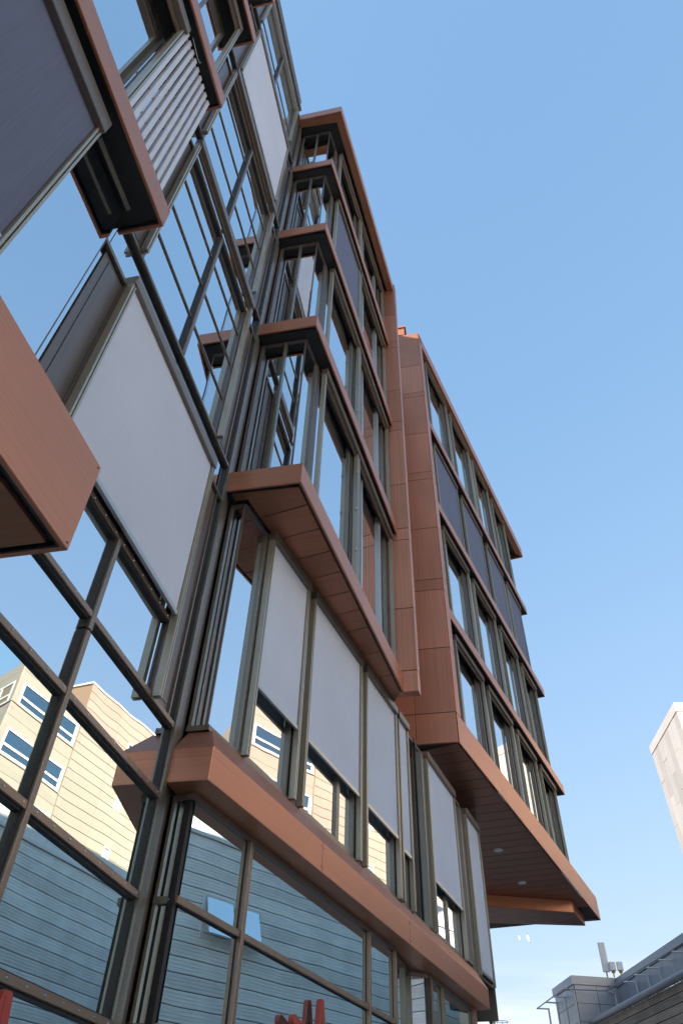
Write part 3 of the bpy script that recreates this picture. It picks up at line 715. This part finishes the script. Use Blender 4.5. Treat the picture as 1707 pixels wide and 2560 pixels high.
# ================================================================== ground, out of view and made pale to bounce light
principled('paving', (0.42, 0.40, 0.38), 0.85, grain=(1.5, 1.5, 1.5), amp=0.15)
principled('pale_ground', (0.34, 0.33, 0.32), 0.9, grain=(6, 6, 6), amp=0.2)
def struct(name, mb, mat): o = link(name, mb, mat); o['kind'] = 'structure'; return o
mb = MB(); mb.v = [(-400, -400, -0.12), (600, -400, -0.12), (600, 400, -0.12), (-400, 400, -0.12)]; mb.f = [(0, 1, 2, 3)]
struct('ground', mb, 'pale_ground')
struct('pavement', MB().prism([(-30, 2.7), (-30, -2.4), (60, 3.0), (60, 5.5), (16, 5.5), (16, 2.7)], -0.118, 0.0), 'paving')

# ================================================================== timber building across the street
principled('timber_pale', (0.86, 0.89, 0.86), 0.7, grain=(0.5, 0.5, 40), amp=0.16, scale=1.5, var=0.10, spec=0.3, blotch=0.08)
principled('timber', (0.50, 0.41, 0.33), 0.75, grain=(0.5, 0.5, 40), amp=0.28, scale=1.5, var=0.16, spec=0.3, blotch=0.14)
principled('zinc', (0.42, 0.44, 0.47), 0.42, 0.35, grain=(1, 1, 1), amp=0.06, var=0.05)
principled('zinc_joint', (0.08, 0.08, 0.08), 0.7)
principled('steel_paint', (0.30, 0.31, 0.32), 0.4, 0.4)
principled('white_paint', (0.74, 0.73, 0.71), 0.5)
S1 = Frame((-8.0, -15.11+0.154*(-36.95)), math.atan(0.154)); S1.o = -S1.o      # street front, o towards the street
S2 = Frame((36.0, -7.36+0.3*(36.0-37.1)), math.atan(0.3)); S2.o = -S2.o
timber = thing('timber_building', 'long building clad in weathered timber boards with grey metal attic and round gutter', 'building', (20, -10, 0))
def plank(fr, s0, s1, z0, h, parent, mat):
    """One tongue of cladding: four lamellae with shallow grooves between them."""
    mb = MB(); n = 4; lam = (h-0.030)/n
    prof = []
    for i in range(n):
        a = z0+0.015+lam*i
        prof += [(0.012, a+0.004), (0.030, a+0.010), (0.030, a+lam-0.010), (0.012, a+lam-0.004)]
    prof = [(-0.02, z0+0.012)] + prof + [(-0.02, z0+h-0.012)]
    k = len(prof)
    for s in (s0, s1): mb.v += [fr.pt(s, o, z) for o, z in prof]
    for i in range(k): j = (i+1) % k; mb.f.append((i, j, k+j, k+i))
    mb.f.append(tuple(range(k))); mb.f.append(tuple(range(2*k-1, k-1, -1)))
    return link('plank', mb, mat, parent)
def timber_wing(fr, length, seg, ztop, mat, pitch=0.34):
    fb('backing', fr, 0, length, -0.30, -0.03, 0, ztop, 'zinc_joint', timber)
    rows = int(ztop/pitch)
    for r in range(rows):
        z = ztop-pitch*(r+1)
        if z < 3.4: continue
        off = (r*37 % 100)/100*seg; s = 0.0; cut = [0.0] + [off+seg*i for i in range(20) if 0.3 < off+seg*i < length-0.3] + [length]
        for a, b in zip(cut[:-1], cut[1:]): plank(fr, a+0.002, b-0.002, z, pitch, timber, mat)
    fb('lower_cladding', fr, 0, length, -0.28, -0.005, 0, 3.4, mat, timber)
timber_wing(S1, 51.0, 13.0, 12.97, 'timber_pale', 0.51)
timber_wing(S2, 12.0, 5.0, 8.86, 'timber')
def gutter(fr, length, z, r):
    mb = MB().tube(fr.pt(-0.1, 0.10, z), fr.pt(length+0.1, 0.10, z), r, 14); link('gutter', mb, 'steel_paint', timber)
gutter(S2, 12.0, 9.0, 0.15)
fb('coping', S1, -0.1, 51.1, -0.35, 0.12, 12.98, 13.12, 'antenna_white', timber)
for i in range(17): fb('parapet_panel', S1, 3.0*i+0.01, 3.0*i+2.99, -0.30, -0.10, 13.13, 14.1, 'antenna_white', timber)
# attic storey of the near wing
def attic(fr, s0, s1, back, z0, z1, bay=2.4, win=(0.15, 0.95)):
    fb('attic_wall', fr, s0, s1, -back-3.0, -back-0.03, z0-0.5, z1-0.3, 'zinc_joint', timber)
    n = max(1, int((s1-s0)/bay))
    for i in range(n):
        a = s0+(s1-s0)*i/n; b = s0+(s1-s0)*(i+1)/n
        fb('metal_panel', fr, a+0.01, b-0.01, -back-0.03, -back, z0+win[1]+0.02, z1-0.42, 'zinc', timber)
        wd = fb('ribbon_window', fr, a+0.03, b-0.03, -back-0.03, -back-0.012, z0+win[0], z0+win[1], 'glass_far', timber)
        m = MB()
        for q in (a+0.02, (a+b)/2-0.03, b-0.08): fr.box(m, q, q+0.06, -back-0.012, -back+0.02, z0+win[0]-0.02, z0+win[1])
        link('frame', m, 'white_paint', wd)
    fb('roof_fascia', fr, s0-0.1, s1+0.1, -back-3.2, -back+0.06, z1-0.40, z1, 'zinc', timber)
WA = math.atan2(-5.97+8.37, 48.75-39.65)
S3 = Frame((48.75-11.1*math.cos(WA), -5.97-11.1*math.sin(WA)), WA); S3.o = -S3.o
attic(S3, 0.0, 11.1, 0.0, 9.15, 11.2, 1.55, (0.10, 0.78))
# metal end block with panel joints
FBX = Frame((47.9, -3.56), math.atan2(-5.97+3.56, 48.75-47.9))        # face towards the camera
link('end_block', MB().prism([(47.93, -3.60), (48.77, -5.99), (52.0, -5.2), (51.2, -2.66)], 0, 11.15), 'zinc_joint', timber)
for i in range(2):
    for j, (a, b) in enumerate(((6.0, 7.4), (7.4, 8.25), (8.25, 9.1), (9.1, 9.95), (9.95, 10.8))):
        fb('metal_panel', FBX, 0.02+1.28*i, 1.28*(i+1)-0.01, 0.0, 0.03, a+0.012, b-0.012, 'zinc', timber)
FBL = Frame((51.2, -2.62), math.atan2(-3.56+2.62, 47.9-51.2))
for i in range(3):
    for j, (a, b) in enumerate(((6.0, 7.4), (7.4, 8.25), (8.25, 9.1), (9.1, 9.95), (9.95, 10.8))):
        fb('metal_panel', FBL, 0.02+1.14*i, 1.14*(i+1)-0.01, 0.0, 0.03, a+0.012, b-0.012, 'zinc', timber)
link('roof_fascia', MB().prism([(47.82, -3.50), (48.70, -6.05), (52.1, -5.2), (51.3, -2.50)], 10.82, 11.24), 'zinc', timber)
# canopy rail on brackets
ZC = 10.5
rail = [(52.6, -1.5), (47.35, -2.93), (47.93, -5.27), (39.66, -7.60), (38.2, -8.0)]
mb = MB()
for a, b in zip(rail[:-1], rail[1:]): mb.tube((*a, ZC), (*b, ZC), 0.035, 8)
rl_ = link('canopy_rail', mb, 'steel_paint', timber)
wp = Vector((-math.sin(WA), math.cos(WA)))
br = [(45.8-1.55*math.cos(0.274)*i, -5.87-1.55*math.sin(0.274)*i) for i in range(6)]
for (x, y) in br:
    q = Vector((x, y)) - wp*0.80
    mb = MB().tube((x, y, ZC), (q.x, q.y, ZC), 0.045, 6); mb.tube((q.x, q.y, ZC+0.04), (q.x, q.y, 9.1), 0.055, 6)
    link('bracket', mb, 'white_paint', timber)
for (x, y), (qx, qy) in zip(((47.35, -2.93), (49.25, -2.43), (50.75, -2.02), (52.5, -1.52)), ((47.88, -3.5), (49.5, -3.08), (51.0, -2.65), (52.7, -2.2))):
    mb = MB().tube((x, y, ZC), (qx, qy, ZC), 0.045, 6); mb.tube((qx, qy, ZC+0.04), (qx, qy, 6.5), 0.055, 6)
    link('bracket', mb, 'white_paint', timber)
mb = MB().tube((47.93, -5.27, ZC), (48.65, -5.75, ZC), 0.045, 6); mb.tube((48.65, -5.75, ZC), (48.65, -5.75, 8.8), 0.05, 6); link('bracket', mb, 'white_paint', timber)
# white framed window in the boards
def win_timber(fr, s0, s1, z0, z1, cols=2):
    fw = 0.16; m = MB()
    fr.box(m, s0, s1, 0.0, 0.06, z0, z0+fw); fr.box(m, s0, s1, 0.0, 0.06, z1-fw, z1)
    for i in range(cols+1):
        s = s0 + (s1-s0-fw)*i/cols; fr.box(m, s, s+fw, 0.0, 0.062, z0+fw, z1-fw)
    wd = link('window', m, 'white_paint', timber)
    for i in range(cols):                       # sashes hung at the top, tilted out
        a, b = s0+0.12+(s1-s0-0.16)*i/cols, s0+0.04+(s1-s0-0.16)*(i+1)/cols
        link('pane', MB().hexa([fr.pt(a, 0.50, z0+0.14), fr.pt(b, 0.50, z0+0.14), fr.pt(b, 0.47, z0+0.14), fr.pt(a, 0.47, z0+0.14), fr.pt(a, 0.07, z1-0.1), fr.pt(b, 0.07, z1-0.1), fr.pt(b, 0.04, z1-0.1), fr.pt(a, 0.04, z1-0.1)]), 'glass_upper', wd)
sA = (24.7+8.0)/math.cos(math.atan(0.154))
win_timber(S1, sA, sA+3.2, 9.2, 10.8, 2); win_timber(S1, sA-10.5, sA-7.5, 9.2, 10.8, 2)

# ================================================================== antennas on the metal block
def bevel_box(mb, x, y, z0, z1, wx, wy, c=0.04):
    mb.prism([(x-wx/2+c, y-wy/2), (x+wx/2-c, y-wy/2), (x+wx/2, y-wy/2+c), (x+wx/2, y+wy/2-c), (x+wx/2-c, y+wy/2), (x-wx/2+c, y+wy/2), (x-wx/2, y+wy/2-c), (x-wx/2, y-wy/2+c)], z0, z1); return mb
principled('yellow_steel', (0.45, 0.25, 0.06), 0.5, 0.3)
an = thing('antenna_panel', 'tall white antenna panel standing on the roof of the grey metal block', 'antenna', (48.5, -5.55, 11.24))
link('radome', bevel_box(MB(), 48.5, -5.55, 11.50, 12.95, 0.20, 0.38), 'antenna_white', an)
mb = MB().tube((48.62, -5.55, 11.22), (48.62, -5.55, 12.6), 0.04, 8); mb.box(48.5, 48.62, -5.62, -5.48, 11.6, 11.66); mb.box(48.5, 48.62, -5.62, -5.48, 12.4, 12.46); link('mount', mb, 'yellow_steel', an)
for k, (y, lab) in enumerate(((-5.90, 'white radio box on a bracket directly beside the tall antenna panel'), (-6.30, 'white radio box on a bracket, second one away from the antenna panel'))):
    rbx = thing('radio_box', lab, 'radio unit', (48.3, y, 11.24), 'radio boxes on the metal roof')
    link('housing', bevel_box(MB(), 48.3, y, 11.52, 11.92, 0.26, 0.33, 0.03), 'antenna_white', rbx)
    mb = MB().tube((48.44, y, 11.22), (48.44, y, 11.8), 0.035, 8); mb.box(48.3, 48.44, y-0.1, y+0.1, 11.42, 11.5); link('mount', mb, 'yellow_steel', rbx)

# ================================================================== pale panel tower further down the street
principled('tower_panel', (0.29, 0.29, 0.295), 0.42, 0.25, grain=(1, 1, 1), amp=0.04, var=0.14)
principled('tower_sun_side', (0.55, 0.53, 0.50), 0.5, 0.1, var=0.03)  # paler copy for the sun-facing side, sunlight put into its colour
tower = thing('panel_tower', 'pale metal tower of staggered vertical panels with a round porthole window', 'building', (48, -18, 0))
ta = math.atan2(-11.98+12.83, 50.5-44.5)
FT = Frame((44.5, -12.83), ta); FT.o = -FT.o
HT = 25.6
link('core', MB().prism([FT.xy(0.03, -0.06), FT.xy(6.03, -0.06), FT.xy(6.03, -12), FT.xy(0.03, -12)], 0, HT-0.1), 'zinc_joint', tower)
ncol = 8
for i in range(ncol):
    a = 6.06*i/ncol; b = 6.06*(i+1)/ncol; z = HT-0.62; k = 0
    while z > 6:
        h = 2.9 if not (k == 0) else 0.9+((i*5) % 8)*0.42
        z1 = z; z0 = max(z-h, 5); fb('panel', FT, a+0.012, b-0.012, -0.06, 0.0+0.01*((i+k) % 2), z0+0.012, z1-0.012, 'tower_panel', tower); z = z0; k += 1
fb('coping', FT, -0.05, 6.1, -12.1, 0.05, HT-0.6, HT, 'tower_panel', tower)
FTW = Frame(FT.xy(0.0, -12.0), ta+R(90)); FTW.o = -FTW.o if False else FTW.o
FTW = Frame(FT.xy(0.0, 0.0), ta-R(90))
for i in range(6):
    fb('white_panel', FTW, 2.0*i+0.01, 2.0*i+1.99, 0.0, 0.05, 4.0, HT-0.62, 'tower_sun_side', tower)
fb('white_coping', FTW, -0.02, 12.0, 0.0, 0.10, HT-0.6, HT+0.004, 'tower_sun_side', tower)
# porthole
pc = Vector((*FT.xy(1.2, 0.0), 21.25)); nrm = Vector((FT.o.x, FT.o.y, 0)); tu = Vector((FT.u.x, FT.u.y, 0)); tv = Vector((0, 0, 1))
def torus(c, n, u, v, rr, r, N=28, K=8):
    mb = MB()
    for i in range(N):
        a = 2*math.pi*i/N; d = u*math.cos(a)+v*math.sin(a)
        for k in range(K):
            t = 2*math.pi*k/K; mb.v.append(tuple(c + d*(rr+r*math.cos(t)) + n*(r*math.sin(t))))
    for i in range(N):
        for k in range(K): mb.f.append((i*K+k, ((i+1) % N)*K+k, ((i+1) % N)*K+(k+1) % K, i*K+(k+1) % K))
    return mb
ph = link('porthole', torus(pc+nrm*0.03, nrm, tu, tv, 0.62, 0.07), 'screw_steel', tower)
mb = MB().tube(pc+nrm*0.02, pc+nrm*0.045, 0.6, 28); link('pane', mb, 'glass_far', ph)

# ================================================================== sunlit apartment blocks seen in the glass, and an unseen one added for bounce
principled('bounce_render', (0.55, 0.54, 0.53), 0.8)  # wall colour of the unseen terrace that bounces light
principled('cream_panel', (0.36, 0.305, 0.262), 0.7, grain=(0.6, 0.6, 3), amp=0.04, var=0.05)
principled('cream_joint', (0.25, 0.19, 0.14), 0.9)
FQ = Frame((30.64, -20.0), R(8)); FQ.o = -FQ.o
FQL = Frame((30.64, -20.0), R(-61.6))                              # its other street face
apt = thing('apartment_block', 'cream apartment block with white four-light windows reflected in the curtain wall', 'building', (33, -24, 0))
q1_, q2_ = FQ.xy(6.0, -0.04), FQL.xy(12, -0.04)
link('core', MB().prism([FQ.xy(0.02, -0.05), FQ.xy(6.1, -0.05), FQ.xy(6.1, -14), FQL.xy(14, -0.05)], 0, 23.8), 'cream_joint', apt)
def apt_face(fr, length, cols, sg):
    for f in range(5):
        zt = 23.9-2.81*f
        for (a, b) in ((zt-1.17+0.0, zt-0.60), (zt-0.59, zt if f == 0 else zt-0.03)) if f == 0 else ((zt-1.17, zt-0.60), (zt-0.59, zt-0.17)):
            fb('wall_panel', fr, 0.0, length, -0.05, 0.0, a+0.008, b, 'cream_panel', apt)
        fb('sill_ledge', fr, -0.02, length, -0.05, 0.06, zt-2.66, zt-2.60, 'cream_panel', apt)
        fb('wall_panel', fr, 0.0, 0.45, -0.05, 0.01, zt-2.98, zt-1.17, 'cream_panel', apt)
        fb('wall_panel', fr, 0.46, length, -0.05, 0.0, zt-2.98, zt-2.66, 'cream_panel', apt)
        s = 0.46
        for c in range(cols):
            wdt = (length-0.5)/cols; a, b = s+wdt*c, s+wdt*(c+1)-0.05; z0, z1 = zt-2.59, zt-1.18
            m = MB()
            for q in (a, (a+b)/2-0.08, b-0.16): fr.box(m, q, q+0.16, -0.05, 0.03, z0, z1)
            for q in (z0, z0+0.46, z1-0.13): fr.box(m, a, b, -0.048, 0.028, q, q+0.13)
            wd = link('window', m, 'white_paint', apt)
            link('pane', fr.box(MB(), a+0.05, b-0.05, -0.045, -0.03, z0+0.05, z1-0.05), 'glass_far', wd)
apt_face(FQ, 5.95, 1, 1)
apt_face(FQL, 9.0, 3, 1)
FQ2 = Frame(FQ.xy(6.2, -0.3), R(10)); FQ2.o = -FQ2.o
apt2 = thing('panelled_block', 'tall cream block of large flat panels with slit windows reflected in the curtain wall', 'building', (42, -23, 0))
link('core', MB().prism([FQ2.xy(0.02, -0.05), FQ2.xy(9.9, -0.05), FQ2.xy(9.9, -10), FQ2.xy(0.02, -10)], 0, 25.9), 'cream_joint', apt2)
rows = [26.0-0.575*i for i in range(26)]
cols = [0.0, 0.55, 3.6, 6.7, 9.9]
for i, (a, b) in enumerate(zip(cols[:-1], cols[1:])):
    for j, (t, z) in enumerate(zip(rows[:-1], rows[1:])):
        slit = (i == 2 and j % 6 in (3, 4))
        if slit:
            fb('wall_panel', FQ2, a+0.022, a+1.6, -0.05, 0.0, z+0.022, t-0.014, 'cream_panel', apt2)
            fb('wall_panel', FQ2, a+2.3, b-0.012, -0.05, 0.0, z+0.022, t-0.014, 'cream_panel', apt2)
            if j % 6 == 4:
                wd = FQ2.box(MB(), a+1.62, a+1.70, -0.05, 0.03, z, z+1.14); FQ2.box(wd, a+2.2, a+2.28, -0.05, 0.03, z, z+1.14); FQ2.box(wd, a+1.7, a+2.2, -0.05, 0.028, z, z+0.07); FQ2.box(wd, a+1.7, a+2.2, -0.05, 0.028, z+1.07, z+1.14)
                wo = link('window', wd, 'white_paint', apt2); link('pane', FQ2.box(MB(), a+1.66, a+2.24, -0.045, -0.03, z+0.03, z+1.1), 'glass_far', wo)
        else: fb('wall_panel', FQ2, a+0.022, b-0.012, -0.05, 0.0 if i else 0.02, z+0.022, t-0.014, 'cream_panel', apt2)
fb('coping', FQ2, -0.05, 9.95, -10, 0.07, 26.0, 26.12, 'white_paint', apt2)

FQ3 = Frame((-32.0, -26.6), math.atan2(3.4, 54.0)); FQ3.o = -FQ3.o  # unseen row added to throw sunlight back on the office facade
terr = thing('bounce_terrace', 'long unseen terrace added behind the timber building to bounce sunlight onto the facade', 'building', (-6, -28, 0))
link('core', MB().prism([FQ3.xy(0.02, -0.05), FQ3.xy(54.0, -0.05), FQ3.xy(54.0, -11), FQ3.xy(0.02, -11)], 0, 23.9), 'cream_joint', terr)
for f in range(5):
    zt = 24.0-2.85*f
    fb('wall_panel', FQ3, 0.0, 54.0, -0.05, 0.0, zt-1.25, zt-0.01, 'bounce_render', terr)
    for c in range(18):
        a = 3.0*c
        fb('wall_panel', FQ3, a+0.005, a+1.2, -0.05, 0.0, zt-2.84, zt-1.26, 'bounce_render', terr)
        m = MB()
        for q in (a+1.21, a+2.08, a+2.91): FQ3.box(m, q, q+0.08, -0.05, 0.03, zt-2.84, zt-1.26)
        for q in (zt-2.84, zt-1.34): FQ3.box(m, a+1.21, a+2.99, -0.048, 0.028, q, q+0.08)
        wd = link('window', m, 'white_paint', terr); link('pane', FQ3.box(MB(), a+1.25, a+2.95, -0.045, -0.03, zt-2.8, zt-1.3), 'glass_far', wd)

# ================================================================== small things
principled('feather_white', (0.75, 0.74, 0.72), 0.8)
principled('feather_dark', (0.03, 0.03, 0.03), 0.8)
def gull(loc, roll, size, label):
    """One flying bird: body lofted from rings, wings grown from its flanks; dark wing tips are a child."""
    N = 8; mb = MB()
    prof = [(-0.34, 0.010, 0.0), (-0.24, 0.045, 0.0), (-0.10, 0.075, 0.0), (0.05, 0.085, 0.0), (0.18, 0.060, 0.012), (0.25, 0.052, 0.022), (0.31, 0.030, 0.02), (0.36, 0.006, 0.01)]
    for x, r, dz in prof:
        for i in range(N): a = 2*math.pi*i/N; mb.v.append((x, r*math.cos(a), dz+r*0.85*math.sin(a)))
    for k in range(len(prof)-1):
        for i in range(N): j = (i+1) % N; mb.f.append((k*N+i, k*N+j, (k+1)*N+j, (k+1)*N+i))
    mb.f.append(tuple(range(N))); mb.f.append(tuple(range(len(prof)*N-1, (len(prof)-1)*N-1, -1)))
    tip = MB()
    for s in (-1, 1):
        st = [(0.13, -0.09, 0.05, 0.02), (0.16, -0.06, 0.34, 0.10), (0.08, -0.09, 0.58, 0.09), (-0.05, -0.14, 0.80, 0.05)]
        for tgt, part in ((mb, st[:3]), (tip, st[2:])):
            n = len(tgt.v)
            for a, b, y, z in part: tgt.v += [(a, s*y, z), (b, s*y, z), (b, s*y, z-0.012), (a, s*y, z-0.018)]
            for q in range(len(part)-1):
                for i in range(4): j = (i+1) % 4; tgt.f.append((n+q*4+i, n+q*4+j, n+q*4+4+j, n+q*4+4+i))
            tgt.f.append((n, n+1, n+2, n+3)); e = n+4*(len(part)-1); tgt.f.append((e+3, e+2, e+1, e))
    o = link('gull', mb, 'feather_white'); tag(o, label, 'bird', 'gulls in the sky')
    c = link('wing_tip', tip, 'feather_dark', o)
    o.scale = (size,)*3; o.location = loc; o.rotation_euler = (roll, R(8), R(70))
gull((68.0, -1.34, 18.02), R(78), 0.28, 'dark speck of a gull banking, the smaller of the two birds')
gull((68.0, -2.05, 18.00), R(82), 0.44, 'white gull with dark wing tips banking, the larger of the two birds')
mast = thing('lamp_mast', 'thin mast topped by two steel rings below the far bay', 'mast', (42.0, 0.53, 0))
link('pole', MB().tube((42.0, 0.53, 0), (42.0, 0.53, 7.6), 0.06, 10, 0.035), 'steel_paint', mast)
for z in (8.02, 8.2):
    r_ = link('ring', torus(Vector((42.0, 0.53, z)), Vector((0, 0, 1)), Vector((1, 0, 0)), Vector((0, 1, 0)), 0.28, 0.014, 24, 6), 'steel_paint', mast)
mb = MB()
for i in range(4):
    a = i*math.pi/2; mb.tube((42.0+0.28*math.cos(a), 0.53+0.28*math.sin(a), 8.2), (42.0, 0.53, 7.58), 0.009, 6)
link('stay', mb, 'steel_paint', mast)

# red sign letters and wooden boards behind the shop glass
principled('sign_red', (0.30, 0.04, 0.03), 0.45)
principled('oak', (0.26, 0.14, 0.06), 0.6, grain=(18, 18, 2), amp=0.25, scale=1.5)
def stroke(mb, fr, a, b, wd, o0, o1, n=6):
    """A flat bar with rounded ends between two points (s, z) of a plane."""
    (s0, z0), (s1, z1) = a, b; L_ = math.hypot(s1-s0, z1-z0); ux_, uz_ = (s1-s0)/L_, (z1-z0)/L_
    poly = []
    base = math.atan2(uz_, ux_)
    for c, st in (((s1, z1), -math.pi/2), ((s0, z0), math.pi/2)):
        for i in range(n+1):
            t = base+st+math.pi*i/n; poly.append((c[0]+wd/2*math.cos(t), c[1]+wd/2*math.sin(t)))
    k = len(mb.v); m = len(poly)
    for o in (o0, o1): mb.v += [fr.pt(s, o, z) for s, z in poly]
    for i in range(m): j = (i+1) % m; mb.f.append((k+i, k+j, k+m+j, k+m+i))
    mb.f.append(tuple(range(k, k+m))); mb.f.append(tuple(range(k+2*m-1, k+m-1, -1)))
def letter(name, fr, strokes, wd, o, label):
    mb = MB()
    for i, (a, b) in enumerate(strokes): stroke(mb, fr, a, b, wd, o-0.05-0.002*i, o+0.002*i)
    ob = link(name, mb, 'sign_red'); tag(ob, label, 'sign'); return ob
FI = Frame((5.64, 2.468), AL_)
letter('sign_letter', FI, [((2.665, 3.06), (2.585, 2.5)), ((2.685, 3.06), (2.83, 2.5)), ((2.61, 2.62), (2.80, 2.62))], 0.065, 0.09, 'red capital A of the shop sign on the wide shop pane')
letter('sign_stroke', FI, [((2.06, 2.83), (2.42, 2.74))], 0.085, 0.09, 'red rounded sign stroke just left of the red A on the shop pane')
letter('sign_letter', FA, [((3.955, 2.34), (3.82, 1.7)), ((3.985, 2.34), (4.14, 1.7)), ((3.90, 1.95), (4.06, 1.95))], 0.07, 0.06, 'red sign letter below the lowest bolted transom of the long curtain wall')
def board_obj(name, label, s, wd, zt, o):
    mb = MB(); k = 9; poly = [(s-wd/2, zt-0.9)] + [(s-wd/2*math.cos(math.pi*i/k), zt-wd/2+wd/2*math.sin(math.pi*i/k)) for i in range(k+1)] + [(s+wd/2, zt-0.9)]
    m = len(poly)
    for oo in (o, o-0.03): mb.v += [FI.pt(a, oo, z) for a, z in poly]
    for i in range(m): j = (i+1) % m; mb.f.append((i, j, m+j, m+i))
    mb.f.append(tuple(range(m))); mb.f.append(tuple(range(2*m-1, m-1, -1)))
    tag(link(name, mb, 'oak'), label, 'board', 'wooden boards in the shop window')
board_obj('wooden_board', 'tall narrow oak board with rounded top inside the shop window', 1.18, 0.07, 2.80, -0.50)
board_obj('wooden_board', 'broad oak board with round top, inside shop window nearest the corner post', 0.93, 0.26, 2.70, -0.52)
board_obj('wooden_board', 'broad oak board with round top, inside shop window beyond the tall narrow board', 1.34, 0.24, 2.68, -0.52)
